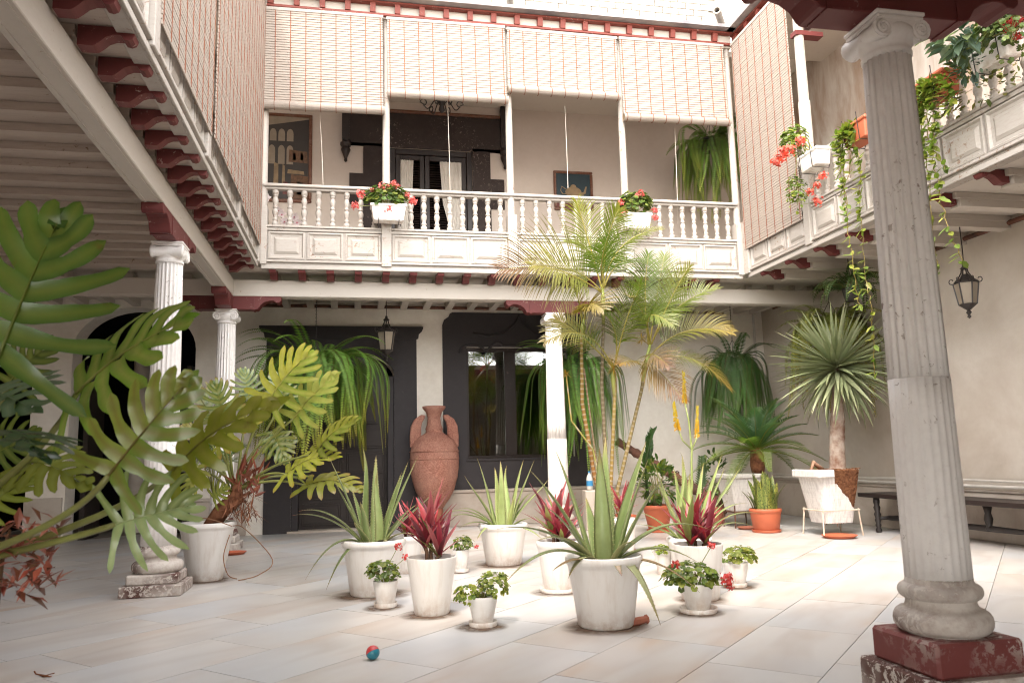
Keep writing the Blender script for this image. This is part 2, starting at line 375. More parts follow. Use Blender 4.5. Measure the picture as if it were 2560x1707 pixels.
# ---- ground: bedding + marble slabs laid at 45 degrees
g = MB(); g.box(-60, 60, -60, 60, -.3, -.012); floor = struct('floor', g, 'joint')
SW, SL = .555, 1.02
slab_meshes = []
for k in range(5):
    b = MB(); L = SL*(.88+.06*k)
    b.box(-L/2+.002, L/2-.002, -SW/2+.002, SW/2-.002, -.011, 0)
    slab_meshes.append((L, b.mesh('floor_slab', 'marble')))
ca = sa = math.sqrt(.5); far = MB(); nsl = 0
rs = random.Random(3)
for i in range(-22, 26):
    cperp = i*SW + 2.1/math.sqrt(2) - SW/2*0
    s_ = -16+rs.uniform(0, 1)
    while s_ < 22:
        k = rs.randrange(5); L, me = slab_meshes[k]; s0 = s_; s_ += L; mid = s0+L/2
        cx = mid*ca - (cperp-SW/2)*sa; cy = mid*sa + (cperp-SW/2)*ca
        if not (WXL-.6 < cx < WX+.6 and -4 < cy < WY+.9): continue
        d = V((cx, cy, 0))-CAM; dz = d.dot(cF); vis = False
        if dz > .6:
            for ex, ey in ((0, 0), (.5, 0), (-.5, 0), (0, .4), (0, -.4)):
                dd = V((cx+ex, cy+ey, 0))-CAM; q = dd.dot(cF)
                if q > .3:
                    u = PW/2+FPX*dd.dot(cR)/q; v = PH/2-FPX*dd.dot(cU)/q
                    if -60 < u < PW+60 and v < PH+80: vis = True
        mt4 = Matrix.Translation((cx, cy, rs.uniform(-.0008, .0008))) @ Matrix.Rotation(PI/4+(PI if rs.random() < .5 else 0), 4, 'Z')
        if vis and nsl < 300: put('floor_slab', me, floor, mt4); nsl += 1
        else:
            b0 = len(far.v)
            for vv in me.vertices: far.vert(mt4 @ vv.co)
            for pf in me.polygons: far.f.append(tuple(b0+q for q in pf.vertices))
fs = far.build('far_floor_slabs', 'marble', floor); fs['kind'] = 'stuff'

# ---- walls with openings
def wall_x(mb, x0, x1, z0, z1, yf, th, ops):
    """wall along X, front face at yf; ops (xa, xb, za, zb, rise)"""
    ops = sorted(ops); x = x0
    for xa, xb, za, zb, rise in ops:
        if xa > x: mb.box(x, xa, yf, yf+th, z0, z1)
        if za > z0: mb.box(xa, xb, yf, yf+th, z0, za)
        if rise <= 0: mb.box(xa, xb, yf, yf+th, zb, z1)
        else:
            n = 20; cx, hw = (xa+xb)/2, (xb-xa)/2
            pts = [(cx-hw*math.cos(PI*i/n), zb+rise*math.sin(PI*i/n)) for i in range(n+1)]
            for i in range(n):
                (ax, az), (bx_, bz) = pts[i], pts[i+1]
                mb.prism([(ax, az), (bx_, bz), (bx_, z1), (ax, z1)], (0, yf, 0), (1, 0, 0), (0, 0, 1), (0, th, 0))
        x = xb
    if x < x1: mb.box(x, x1, yf, yf+th, z0, z1)
dA, dB = at(727, 1300, Y=WY).x, at(985, 1000, Y=WY).x             # door opening
wA, wB = at(*ZC(375, 900), Y=WY).x, 3.42                          # window opening
wZ0, wZ1 = at(*ZC(600, 1108), Y=WY).z, at(*ZC(600, 488), Y=WY).z
aA, aB = at(*ZF(400, 1000), Y=WY).x, at(*ZF(1088, 1100), Y=WY).x  # dark arch in the left gallery
aZ = at(*ZF(720, 600), Y=WY).z
b = MB(); wall_x(b, WXL-.4, WX+.4, 0, 3.47, WY, .4, [(dA, dB, 0, 2.32, .34), (wA, wB, wZ0, wZ1, 0), (aA, aB, 0, aZ-.62, .62), (WXL+.05, aA-.5, 0, 2.5, 0)])
wall_back = struct('wall_back', b, 'plaster')
uA, uB = at(*ZU2(838, 900), Y=WY).x, at(*ZU2(1300, 900), Y=WY).x
uZ1 = at(*ZU2(1050, 838), Y=WY).z
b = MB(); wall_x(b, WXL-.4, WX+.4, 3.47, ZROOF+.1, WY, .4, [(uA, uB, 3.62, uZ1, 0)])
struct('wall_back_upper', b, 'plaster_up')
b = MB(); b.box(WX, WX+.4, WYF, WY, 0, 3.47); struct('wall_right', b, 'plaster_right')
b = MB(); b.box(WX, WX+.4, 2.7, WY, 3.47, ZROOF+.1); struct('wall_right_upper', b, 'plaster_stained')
b = MB(); wall_x(b, WXL-.4, WX+.4, 0, 3.9, WYF-.4, .4, [(-3.2, .2, 0, 2.7, 0)]); struct('wall_front', b, 'plaster')  # unseen wall behind the camera; its doorway is added to light pots and column
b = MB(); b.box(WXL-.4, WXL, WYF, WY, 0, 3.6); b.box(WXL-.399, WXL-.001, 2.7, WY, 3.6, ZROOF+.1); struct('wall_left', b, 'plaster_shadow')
# dark rooms behind the openings
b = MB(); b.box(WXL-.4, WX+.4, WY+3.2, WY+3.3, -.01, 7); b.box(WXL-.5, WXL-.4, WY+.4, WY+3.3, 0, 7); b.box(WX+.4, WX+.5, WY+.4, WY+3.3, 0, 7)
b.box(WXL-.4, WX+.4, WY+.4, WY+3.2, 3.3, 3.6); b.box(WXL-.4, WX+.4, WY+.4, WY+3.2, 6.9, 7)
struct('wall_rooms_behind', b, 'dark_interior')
# stone dado with moulded top
b = MB()
for x0, x1 in ((aB+.0, dA-.62), (dB+.52, WX-.03)):
    b.box(x0, x1, WY-.05, WY-.002, 0, .50); b.box(x0, x1, WY-.075, WY-.002, .50, .545)
b.box(aA-.5, aA-.02, WY-.05, WY-.002, 0, .62)
struct('wall_dado_back', b, 'stone_dado', bevel=.008)
b = MB(); b.box(WX-.05, WX-.002, .5, WY-.06, 0, .52); b.box(WX-.07, WX-.002, .5, WY-.06, .52, .55)
struct('wall_dado_right', b, 'stone_dado', bevel=.008)

# ---- gallery floors and ceilings
def slab(name, x0, x1, y0, y1, z0, z1, mat): b = MB(); b.box(x0, x1, y0, y1, z0, z1); return struct(name, b, mat)
CZ = 3.435
cl = slab('ceiling_left', WXL, PXL-.06, 2.9, 10.07, CZ, 3.56, 'ceiling_wood')
cb = slab('ceiling_back', WXL, WX, 10.07, WY, CZ, 3.56, 'white_beam')
cbo = slab('ceiling_back_overhang', PXL-.06, PXR+.06, PY+.06, 10.07, CZ, 3.56, 'white_beam')
cr = slab('ceiling_right', PXR+.06, WX, 2.9, 10.07, CZ, 3.56, 'white_beam')
cf = slab('ceiling_front', WXL, WX, WYF, 2.9, CZ, 3.56, 'ceiling_wood')
# joists
jm = MB(); jm.box(WXL, -1.51, -.045, .045, 3.372, CZ-.002); jm = jm.mesh('joist', 'ceiling_wood')
MODS_L = [9.62-.35*i for i in range(20)]
for y in MODS_L: put('joist', jm, cl, Matrix.Translation((0, y, 0)))
bm_ = MB(); bm_.box(WXL, -1.73, -.003, .003, CZ-.012, CZ-.001); bm_ = bm_.mesh('board_batten', 'ceiling_wood')
jb = MB(); jb.box(-.05, .05, 10.29, WY-.002, 3.335, CZ-.002); jb = jb.mesh('joist', 'white_beam')
MODS_B = [-1.02+.349*i for i in range(18)]
for x in MODS_B+[-1.75-.349*i for i in range(9)]+[5.65, 6.0, 6.35, 6.65]: put('joist', jb, cb, Matrix.Translation((x, 0, 0)))
jr = MB(); jr.box(5.66, WX-.003, -.07, .07, 3.30, CZ-.002); jr.box(5.60, WX-.003, -.085, .085, 3.375, CZ-.003); jr = jr.mesh('joist', 'white_beam')
MODS_R = [9.35-.62*i for i in range(11)]
for y in MODS_R: put('joist', jr, cr, Matrix.Translation((0, y, 0)))
jf = MB(); jf.box(WXL, WX, -.05, .05, 3.30, CZ-.002); jf = jf.mesh('joist', 'ceiling_wood')
for i in range(13): put('joist', jf, cf, Matrix.Translation((0, 2.35-.42*i, 0)))

# ---- beams
def beam(name, label, x0, x1, y0, y1, mat='white_beam', z0=ZBR, z1=ZBT, groove=None):
    t = thing(name, label, 'beam', ((x0+x1)/2, (y0+y1)/2, z0)); b = MB(); cx, cy = (x0+x1)/2, (y0+y1)/2
    b.box(x0-cx, x1-cx, y0-cy, y1-cy, 0, z1-z0); b.build('timber', mat, t, bevel=.006)
    b = MB()
    if groove == 'y':
        for s in (-1, 1): b.box(s*((x1-x0)/2-.035)-.008, s*((x1-x0)/2-.035)+.008, y0-cy, y1-cy, -.006, .0)
    elif groove == 'x':
        for s in (-1, 1): b.box(x0-cx, x1-cx, s*((y1-y0)/2-.035)-.008, s*((y1-y0)/2-.035)+.008, -.006, .0)
    if groove: b.build('bead', mat, t)
    return t
beam('floor_beam', 'long white beam on the two left columns, running away from the viewer', XL-.085, XL+.085, 2.0, YB-.095, groove='y')
beam('floor_beam', 'white beam under the back balcony, resting on the two back columns', WXL, WX-.0, YB-.09, YB+.09, groove='x')
beam('floor_beam', 'dark red beam over the big front right column', WXL, WX, RY-.09, RY+.09, 'red_wood', ZBR+.002, ZBT+.10)

# ---- columns
def flutes(nf, depth, off=0):
    def f(a, z):
        q = (a*nf/(2*PI)+off) % 1; d = abs(q-.5)*2      # 0 mid flute, 1 on the fillet
        return 1-depth*(0 if d > .78 else math.sqrt(max(0, 1-(d/.78)**2)))
    return f
def spiral(mb, cx, cz, y, r0, r1, turns, sx, tr):
    pts = []
    for i in range(27):
        t = i/26; r = lerp(r0, r1, t**.85); a = PI/2-sx*2*PI*turns*t
        pts.append((cx+r*math.cos(a), y, cz+r*math.sin(a)))
    mb.tube(pts, tr, 6)
def column(label, x, y, rot, base=(.09, .17), bracket=(), r=.135, cable=True, name='fluted_column', redplinth=False, bl=.665):
    t = thing(name, label, 'column', (x, y, 0)); t.rotation_euler.z = 0
    z1, z2 = base; k = r/.135
    hw1, hw2 = .235, .195
    b = MB(); b.box(-hw1, hw1, -hw1, hw1, 0, z1); p1 = b.build('lower_plinth', 'base_paint', t, bevel=.008)
    b = MB(); b.box(-hw2, hw2, -hw2, hw2, z1, z2)
    b.build('upper_plinth', 'plinth_red' if redplinth else 'base_paint', t, bevel=.012)
    prof = [(.165*k, z2-.002)]
    for i in range(9): a = -PI/2+PI*i/8; prof.append(((.160+.040*math.cos(a))*k, z2+.048+.046*math.sin(a)))
    prof += [(.150*k, z2+.100), (.143*k, z2+.115), (.143*k, z2+.13)]
    for i in range(9): a = -PI/2+PI*i/8; prof.append(((.142+.030*math.cos(a))*k, z2+.162+.030*math.sin(a)))
    prof += [(.140*k, z2+.196), (.137*k, z2+.215)]
    MB().lathe(prof, 40).build('base', 'base_paint', t, smooth=True)
    zs = z2+.213; zc = ZCAP-.17
    def rad(z): u = (z-zs)/(zc-zs); return r*(1-.19*u**1.4)
    zt = zs+.36*(zc-zs)
    if cable:
        b = MB(); nf = 24
        b.lathe([(rad(lerp(zs, zt, i/5))*1.02, lerp(zs, zt, i/5)) for i in range(6)], nf*6, flute=flutes(nf, .035)); b.build('lower_shaft', 'column_paint', t, smooth=True)
        b = MB(); b.lathe([(rad(lerp(zt, zc, i/7)), lerp(zt, zc, i/7)) for i in range(8)], 20*6, flute=flutes(20, .15)); b.build('shaft', 'column_paint', t, smooth=True)
    else:
        b = MB(); b.lathe([(rad(lerp(zs, zc, i/9)), lerp(zs, zc, i/9)) for i in range(10)], 20*6, flute=flutes(20, .15)); b.build('shaft', 'column_paint', t, smooth=True)
    # ionic capital
    rt = rad(zc); cap = thing('capital', None, None); cap.parent = t; cap.location = (0, 0, zc); cap.rotation_euler.z = rot
    b = MB(); b.lathe([(rt*.99, -.012), (rt*1.06, -.006), (rt*1.06, .01), (rt*.98, .016), (rt*1.02, .03), (rt*1.2, .055), (rt*1.3, .08), (rt*1.25, .1), (rt*1.1, .125)], 40); b.build('echinus', 'column_paint', cap, smooth=True)
    aw = rt*1.16
    b = MB(); b.box(-aw, aw, -aw, aw, .128, .15); b.box(-aw*1.05, aw*1.05, -aw*1.05, aw*1.05, .1502, .1698); b.build('abacus', 'column_paint', cap, bevel=.006)
    vr = .052*k; vx = rt*1.42-vr; vz = .128-vr*.92
    for sx in (-1, 1):
        b = MB(); prof = [(vr, -aw*.98), (vr*1.0, -aw*.9), (vr*.86, -aw*.75), (vr*.72, 0), (vr*.86, aw*.75), (vr, aw*.9), (vr, aw*.98)]
        b.lathe(prof, 20, o=(sx*vx, 0, vz), ax=(0, 1, 0))
        for sy in (-1, 1):
            spiral(b, sx*vx, vz, sy*aw*.99, vr*.95, vr*.18, 2.1, sx, .010*k)
            b.lathe([(vr*.2, -.012), (vr*.2, .012)], 10, o=(sx*vx, sy*aw*.99, vz), ax=(0, 1, 0))
        b.build('volute', 'column_paint', cap, smooth=True, sharp=.9)
    for sy in (-1, 1):
        b = MB(); b.box(-vx*.8, vx*.8, sy*aw*.93-.006, sy*aw*.93+.006, vz+vr*.35, .127); b.build('canal_band', 'column_paint', cap)
    # carved corbel block under the beam
    h = ZBR-ZCAP
    end = [(.36, -h), (.375, -h+.003), (.39, -h+.018), (.42, -.105), (.47, -.072), (.53, -.055), (.575, -.058), (.60, -.078), (.635, -.082), (.66, -.06), (bl, -.025), (bl, 0)]
    for ang, both in bracket:
        if both: poly = [(-a, q) for a, q in reversed(end)]+[(a, q) for a, q in end]
        else: poly = [(0, 0), (0, -h)]+end
        poly = poly[::-1]
        u = V((math.cos(ang), math.sin(ang), 0)); wv = V((-math.sin(ang), math.cos(ang), 0))
        hw = .084 if both else .0845
        b = MB(); b.prism(poly, V((0, 0, ZBR-.001 if both else ZBR-.003))-wv*hw, u, (0, 0, 1), wv*(2*hw)); cbm = b.build('corbel', 'red_wood', t, bevel=.005)
        for s in ((-1, 1) if both else (1,)):
          b = MB(); b.prism([(s*.33-.012, -h-.004), (s*.33+.012, -h-.004), (s*.33+.012, -.01), (s*.33-.012, -.01)], V((0, 0, ZBR-.003))-wv*(hw+.006), u, (0, 0, 1), wv*(2*hw+.012))
          b.build('fillet', 'red_wood', cbm)
    return t
column('white fluted column with peeling base beside the large cream planter', XL, YL, PI/2, bracket=((PI/2, True),), cable=True)
column('white fluted column at the back left corner of the court', XL, YB, 0, bracket=((0, True), (-PI/2, False)))
column('white fluted column between the window and the palm', XB2, YB, 0, bracket=((0, True),))
column('big near grey column at the right with red chipped plinth', RX, RY, 0, base=(.17, .30), bracket=((0, True),), redplinth=True, r=.124)

# ---- carved joist ends and balconies
MPROF = [(0, 0), (0, -.13), (.09, -.13), (.105, -.122), (.13, -.10), (.16, -.07), (.20, -.052), (.245, -.05), (.262, -.075), (.29, -.082), (.315, -.07), (.325, -.045), (.325, 0)]
b = MB(); b.prism(MPROF, (0, -.05, 0), (1, 0, 0), (0, 0, 1), (0, .10, 0)); mod_me = b.mesh('joist_end', 'red_wood')
BAL = [(r_*1.18, z_) for r_, z_ in [(.034, 0), (.034, .05), (.026, .055), (.022, .07), (.03, .085), (.03, .095), (.020, .105), (.022, .13), (.032, .17), (.033, .195), (.026, .22), (.019, .235), (.029, .243), (.029, .255), (.019, .262), (.022, .285), (.031, .32), (.032, .34), (.024, .375), (.019, .395), (.028, .402), (.028, .412), (.022, .418), (.033, .425), (.033, .479)]]
bal_me = MB().lathe(BAL, 10).mesh('baluster', 'white_wood', True)
def panel_mesh(w_, h_):
    """raised and fielded panel in the XZ plane, facing -Y, centred on its lower edge"""
    b = MB(); hw = w_/2
    def ring(i0, y0, i1, y1):
        a = [(-hw+i0, y0, i0), (hw-i0, y0, i0), (hw-i0, y0, h_-i0), (-hw+i0, y0, h_-i0)]
        c = [(-hw+i1, y1, i1), (hw-i1, y1, i1), (hw-i1, y1, h_-i1), (-hw+i1, y1, h_-i1)]
        for k in range(4): b.quad(a[k], a[(k+1) % 4], c[(k+1) % 4], c[k])
    ring(0, 0, 0, -.022); ring(0, -.022, .018, -.026); ring(.018, -.026, .034, -.004); ring(.034, -.004, .066, -.002); ring(.066, -.002, .072, -.008); ring(.072, -.008, .098, -.022)
    i = .098; b.quad((-hw+i, -.022, i), (hw-i, -.022, i), (hw-i, -.022, h_-i), (-hw+i, -.022, h_-i))
    return b.mesh('panel', 'white_wood')
def balcony(label, o, u, n, bays, mods, post_tops, skip_bal=(), npan=3, spacing=.176):
    """o: origin on the parapet face line, u: along, n: outward (to the court). bays: list of post positions along u"""
    t = thing('balcony', label, 'balcony', (o[0], o[1], ZB0)); u, n = V(u), V(n)
    R3 = Matrix((u, -n, UP)).transposed().to_4x4(); t.rotation_euler = R3.to_euler()
    # local frame: x along, -y outward
    s0, s1 = bays[0], bays[-1]
    b = MB(); b.box(s0, s1, .0, .10, 0, .115); b.box(s0, s1, -.022, -.001, .0, .05); b.box(s0, s1, -.035, -.001, .085, .114); b.build('bottom_rail', 'white_wood', t, bevel=.004)
    b = MB(); b.box(s0, s1, .012, .095, .117, .49); b.build('backing_board', 'white_wood', t)
    b = MB(); b.box(s0, s1, -.012, .10, .492, .53); b.box(s0, s1, -.03, .11, .532, .56); b.build('middle_rail', 'white_wood', t, bevel=.004)
    b = MB(); b.box(s0, s1, .0, .095, 1.03, 1.06); b.box(s0, s1, -.03, .12, 1.062, 1.10); b.build('handrail', 'white_wood', t, bevel=.008)
    for i, s in enumerate(bays):
        b = MB(); b.box(s-.062, s+.062, -.045, .11, .052, .80); b.build('post_foot', 'white_wood', t, bevel=.006)
        if post_tops:
            b = MB(); b.lathe([(.052, .80), (.052, 1.02), (.050, 1.1), (.043, ZROOF-ZB0)], 16, o=(s, .045, 0)); b.build('post', 'white_wood', t, smooth=True, sharp=.8)
    for a, c in zip(bays[:-1], bays[1:]):
        L = c-a-.124; k = max(1, round(L/.5)) if npan is None else npan; pw = L/k; pm = panel_mesh(pw-.03, .35)
        for i in range(k): put('panel', pm, t, Matrix.Translation((a+.062+pw*(i+.5), .011, .128)))
        nb = max(1, int(round(L/spacing))); 
        for i in range(nb):
            s = a+.062+L*(i+.5)/nb
            if any(p0 < s < p1 for p0, p1 in skip_bal): continue
            put('baluster', bal_me, t, Matrix.Translation((s, .045, .561)) @ Matrix.Rotation(rnd(0, 6), 4, 'Z') @ Matrix.Scale(.9775, 4, (0, 0, 1)))
    for s in mods:
        put('joist_end', mod_me, t, Matrix.Translation((s, .295, .03)) @ Matrix.Rotation(-PI/2, 4, 'Z') @ Matrix.Scale(rnd(.86, .92), 4))
    return t
balcony('white back balcony with turned balusters, between the two side balconies', (0, PY), (1, 0, 0), (0, -1, 0), [PXL+.05]+POSTS+[PXR-.05], MODS_B, True)
balcony('white left balcony mostly covered by hanging bamboo blinds', (PXL, 0), (0, 1, 0), (1, 0, 0), [2.9, 4.6, 6.3, 8.0, PY-.12], MODS_L, False, npan=4)
balcony('white right balcony carrying vine planters and a fluted post', (PXR, 0), (0, -1, 0), (-1, 0, 0), [-PY+.12, -8.17, -6.55, -4.9, -3.2], [-y for y in MODS_R], False, npan=3)
# slim fluted post on the right balcony
t = thing('balcony_post', 'slim white fluted post beside the right hand blind', 'post', (PXR+.045, 8.15, 3.9))
MB().lathe([(.072, .52), (.072, 1.35), (.066, 1.36)], 16*6, flute=flutes(16, .03)).build('lower_shaft', 'white_wood', t, smooth=True, sharp=.8)
MB().lathe([(.062, 1.36), (.055, ZROOF-3.9-.02)], 14*6, flute=flutes(14, .06)).build('shaft', 'white_wood', t, smooth=True, sharp=.8)
b = MB(); b.box(-.07, .07, -.07, .07, .0, .515); b.build('foot', 'white_wood', t, bevel=.006)
b = MB(); b.box(-.075, .30, -.06, .06, ZROOF-3.9-.75, ZROOF-3.9-.69); b.build('strap', 'red_wood', t)
b = MB(); b.box(.07, .5, -.05, .05, ZROOF-3.9-.45, ZROOF-3.9-.38); b.build('strap', 'red_wood', t)

# ---- eaves: fascia, red strips, blocks, ledge and white brick parapet
def eave(label, o, u, n, s0, s1, vis0=None, vis1=None):
    t = thing('roof_eave', label, 'eave', (o[0], o[1], ZROOF)); u, n = V(u), V(n)
    t.rotation_euler = Matrix((u, -n, UP)).transposed().to_euler()
    b = MB(); b.box(s0, s1, .03, .16, -.02, .16); b.build('fascia', 'white_beam', t)
    b = MB(); b.box(s0, s1, -.012, .03, .0, .035); b.build('lower_strip', 'red_trim', t, bevel=.004)
    b = MB(); b.box(s0, s1, -.055, .03, .158, .182); b.build('upper_strip', 'red_trim', t, bevel=.004)
    bm2 = MB(); bm2.prism([(-.025, .036), (.029, .036), (.029, .157), (-.042, .157), (-.042, .12)], (-.036, 0, 0), (0, 1, 0), (0, 0, 1), (.072, 0, 0)); bm2 = bm2.mesh('eave_block', 'red_trim')
    k = int((s1-s0)/.325)
    for i in range(k+1): put('eave_block', bm2, t, Matrix.Translation((s0+.1+i*.325, 0, 0)))
    b = MB(); b.prism([(-.16, .188), (.30, .188), (.30, .39), (-.16, .235)], (s0, 0, 0), (0, 1, 0), (0, 0, 1), (s1-s0, 0, 0)); b.build('ledge', 'ledge', t)
    b = MB(); b.box(s0, s1, .215, .42, .30, .93); b.box(s0-.02, s1+.02, .17, .45, .93, .985); b.build('parapet_wall', 'brick_white', t)
    br = MB(); br.box(-.116, .116, .195, .2155, 0, .090); br = br.mesh('brick', 'brick_white')
    for r_ in range(6):
        x = s0+.12-(.12 if r_ % 2 else 0)
        while x+.12 <= s1:
            if (vis0 is None or x > vis0) and (vis1 is None or x < vis1): put('brick', br, t, Matrix.Translation((x+.0, rnd(-.003, .0), .345+r_*.0985)))
            x += .243
    return t
eave('white brick parapet and red blocked eave over the back blinds', (0, PY-.06), (1, 0, 0), (0, -1, 0), PXL, PXR)
eave('white brick parapet and red blocked eave at the top right corner', (PXR+.06, 0), (0, -1, 0), (-1, 0, 0), -PY, -2.9, vis1=-7.2)
eave('roof eave above the left hand blinds', (PXL-.06, 0), (0, 1, 0), (1, 0, 0), 2.9, PY, vis0=99)
# gallery roofs
slab('roof_back', WXL-.4, WX+.4, PY+.3, WY+.4, ZROOF+.11, ZROOF+.35, 'plaster'); slab('roof_left', WXL-.4, PXL-.3, 2.9, PY+.3, ZROOF+.11, ZROOF+.35, 'plaster')
slab('roof_right', PXR+.3, WX+.4, 2.9, PY+.3, ZROOF+.11, ZROOF+.35, 'plaster')
slab('ceiling_upper_back', PXL-.2, PXR+.2, PY+.08, WY, ZROOF-.1, ZROOF-.02, 'white_beam'); slab('ceiling_upper_right', PXR+.12, WX, 2.9, PY, ZROOF-.1, ZROOF-.02, 'white_beam')
slab('ceiling_upper_left', WXL, PXL-.12, 2.9, PY, ZROOF-.1, ZROOF-.02, 'white_beam')
# rain spouts
def spout(label, p, d):
    t = thing('rain_spout', label, 'spout', p); d = V(d).normalized()
    MB().lathe([(.045, 0), (.05, .02), (.05, .34), (.06, .345), (.06, .37), (.04, .372), (.038, .2)], 16, ax=d, cap=False).build('pipe', 'brick_white', t, smooth=True, sharp=.6)
    MB().lathe([(.032, .30), (.032, .315)], 12, ax=d).build('bore', 'dark_interior', t)
p = at(*ZU3(60, 60), Y=PY+.05); spout('white clay rain spout above the second blind', (p.x, PY-.04+.1, ZROOF+.36), (-.25, -1, .05))
p = at(*ZU3(1210, 165), Y=PY+.05); spout('white clay rain spout in the corner of the brick parapet', (PXR-.10, PY+.0, ZROOF+.36), (-.75, -1, .1))

# ---- bamboo blinds
def blind(label, o, u, n, wd, ztop, zbot, roll=True, tilt=0., group='bamboo blinds'):
    t = thing('bamboo_blind', label, 'blind', (o[0], o[1], ztop), group); u, n = V(u), V(n)
    t.rotation_euler = (Matrix((u, -n, UP)).transposed().to_4x4() @ Matrix.Rotation(tilt, 4, 'Y')).to_euler()
    h = ztop-zbot; b = MB(); z = -.02; rr = .058
    hh = h-(rr*2 if roll else 0)
    while z > -hh:
        dy = rnd(-.0015, .0015); b.box(0, wd, -.004+dy, .004+dy, z-.0265, z, (1, 1, 1)); z -= .034
    o_ = b.build('slats', 'bamboo', t); o_['kind'] = 'stuff'
    b = MB(); b.box(-.01, wd+.01, -.012, .012, -.02, .02); b.build('head_batten', 'white_wood', t)
    cm = MB(); cm.box(-.005, .005, -.0075, .0075, -hh-.004, -.015); cm = cm.mesh('cord', 'red_cord'); k = max(3, round(wd/.2))
    for i in range(k+1): put('cord', cm, t, Matrix.Translation((.03+(wd-.06)*i/k, 0, 0)))
    if roll:
        b = MB(); prof = []; ns = 44
        for i in range(ns):
            a0 = 2*PI*i/ns; a1 = 2*PI*(i+.8)/ns; r0 = rr*(1-.003*i)
            for e, x in ((0, -.015), (1, wd+.015)): pass
            p0 = (r0*math.cos(a0), r0*math.sin(a0)); p1 = (r0*math.cos(a1), r0*math.sin(a1)); q0 = (p0[0]*.86, p0[1]*.86); q1 = (p1[0]*.86, p1[1]*.86)
            b.prism([q0, p0, p1, q1], (-.012, -.02, -h+rr), (0, 1, 0), (0, 0, 1), (wd+.024, 0, 0))
        r_ = b.build('roll', 'bamboo', t)
        MB().lathe([(rr*.8, -.008), (rr*.8, wd+.008)], 20, o=(0, -.02, -h+rr), ax=(1, 0, 0)).build('roll_core', 'paint_tan', t)
        for i in range(k+1):
            x = .03+(wd-.06)*i/k; put('roll_cord', ROLLC, t, Matrix.Translation((x, -.02, -h+rr)))
    return t
rc = MB(); rc.tube([(0, .0605*math.cos(2*PI*i/20), .0605*math.sin(2*PI*i/20)) for i in range(21)], .004, 4); ROLLC = rc.mesh('roll_cord', 'red_cord')
yb_ = PY-.06
for lab, x0p, x1p, ybp, tl in (('leftmost back blind, let down lower than its neighbour', 640, 956, 283, -.010), ('back blind hanging above the dark upper door', 968, 1264, 256, -.010), ('shortest blind, rolled up highest above the teapot picture', 1271, 1545, 244, .004), ('back blind rolled up in front of the upper fern', 1553, 1812, 312, -.012)):
    xm = (x0p+x1p)/2; A = at(x0p, 200, Y=yb_); B = at(x1p, 200, Y=yb_); zb = at(xm, ybp, Y=yb_).z
    blind(lab, (A.x, yb_), (1, 0, 0), (0, -1, 0), B.x-A.x, ZROOF-.03, zb, True, tl)
blind('long bamboo blind let fully down over the right balcony', (PXR-.05, 9.66), (0, -1, 0), (-1, 0, 0), 1.42, ZROOF-.03, 3.80, False)
for i, (y0, y1, zz, xo, lab) in enumerate(((8.05, 9.64, 3.67, .05, 'left gallery blind nearest the back balcony'), (6.35, 8.02, 3.66, .07, 'middle left gallery blind with a crossed cord pattern'), (4.65, 6.33, 3.67, .05, 'left gallery blind cut by the top of the picture'))):
    blind(lab, (PXL+xo, y0), (0, 1, 0), (1, 0, 0), y1-y0, ZROOF-.03, zz, False)
# pull cords
for lab, px, ptop, pbot in (('thin pull cord in front of the upper door', 1122, 250, 560), ('thin pull cord in front of the teapot picture', 1415, 265, 470), ('thin pull cord in front of the upper fern', 1690, 320, 560), ('thin pull cord beside the aqueduct picture', 803, 290, 470)):
    A = at(px-3, ptop, Y=PY+.15); B = at(px+5, pbot, Y=PY+.15)
    tag(MB().tube([A, (A+B)/2+V((.004, 0, 0)), B], .004, 5).build('pull_cord', 'cord'), lab, 'cord')

# ================================================================== DOORS, WINDOWS, PICTURES
def slabpoly(mb, pts, y0, y1):
    """outline [(x,z)] as a slab from y0 (front) to y1"""
    mb.prism(pts[::-1], (0, y0, 0), (1, 0, 0), (0, 0, 1), (0, y1-y0, 0)); return mb
# ---- ground floor door
dt = thing('panelled_door', 'dark panelled door in a charcoal surround behind the hanging fern', 'door', ((dA+dB)/2, WY, 0)); ox = (dA+dB)/2
def dbuild(mb, name, mat, par, **k):
    o = mb.build(name, mat, par, **k); o.location = (-ox, -WY, 0) if par is dt else (0, 0, 0); return o
sL, sR, sT = at(664, 1000, Y=WY).x, at(*ZB(1370, 700), Y=WY).x, at(*ZB(900, 372), Y=WY).z
cL, cR_ = at(*ZB(490, 372), Y=WY).x, at(*ZB(1405, 375), Y=WY).x
b = MB(); y0, y1 = WY-.03, WY-.002
b.box(sL, dA-.0, y0, y1, 0, sT-.06); b.box(dB+.0, sR, y0, y1, 0, sT-.06)
n = 20; cx, hw = (dA+dB)/2, (dB-dA)/2
for i in range(n):
    a, c = PI*i/n, PI*(i+1)/n; p0 = (cx-hw*math.cos(a), 2.32+.34*math.sin(a)); p1 = (cx-hw*math.cos(c), 2.32+.34*math.sin(c))
    b.prism([p0, p1, (p1[0], sT-.06), (p0[0], sT-.06)], (0, y0, 0), (1, 0, 0), (0, 0, 1), (0, y1-y0, 0))
dbuild(b, 'surround', 'dark_paint', dt)
cor = []
for s_, xo, xs in ((-1, cL, sL), (1, cR_, sR)):
    pts = [(xs, sT-.20), (xs+s_*abs(xo-xs)*.25, sT-.19), (xs+s_*abs(xo-xs)*.35, sT-.12), (xs+s_*abs(xo-xs)*.8, sT-.075), (xo, sT-.03), (xo, sT)]
    cor.append(pts)
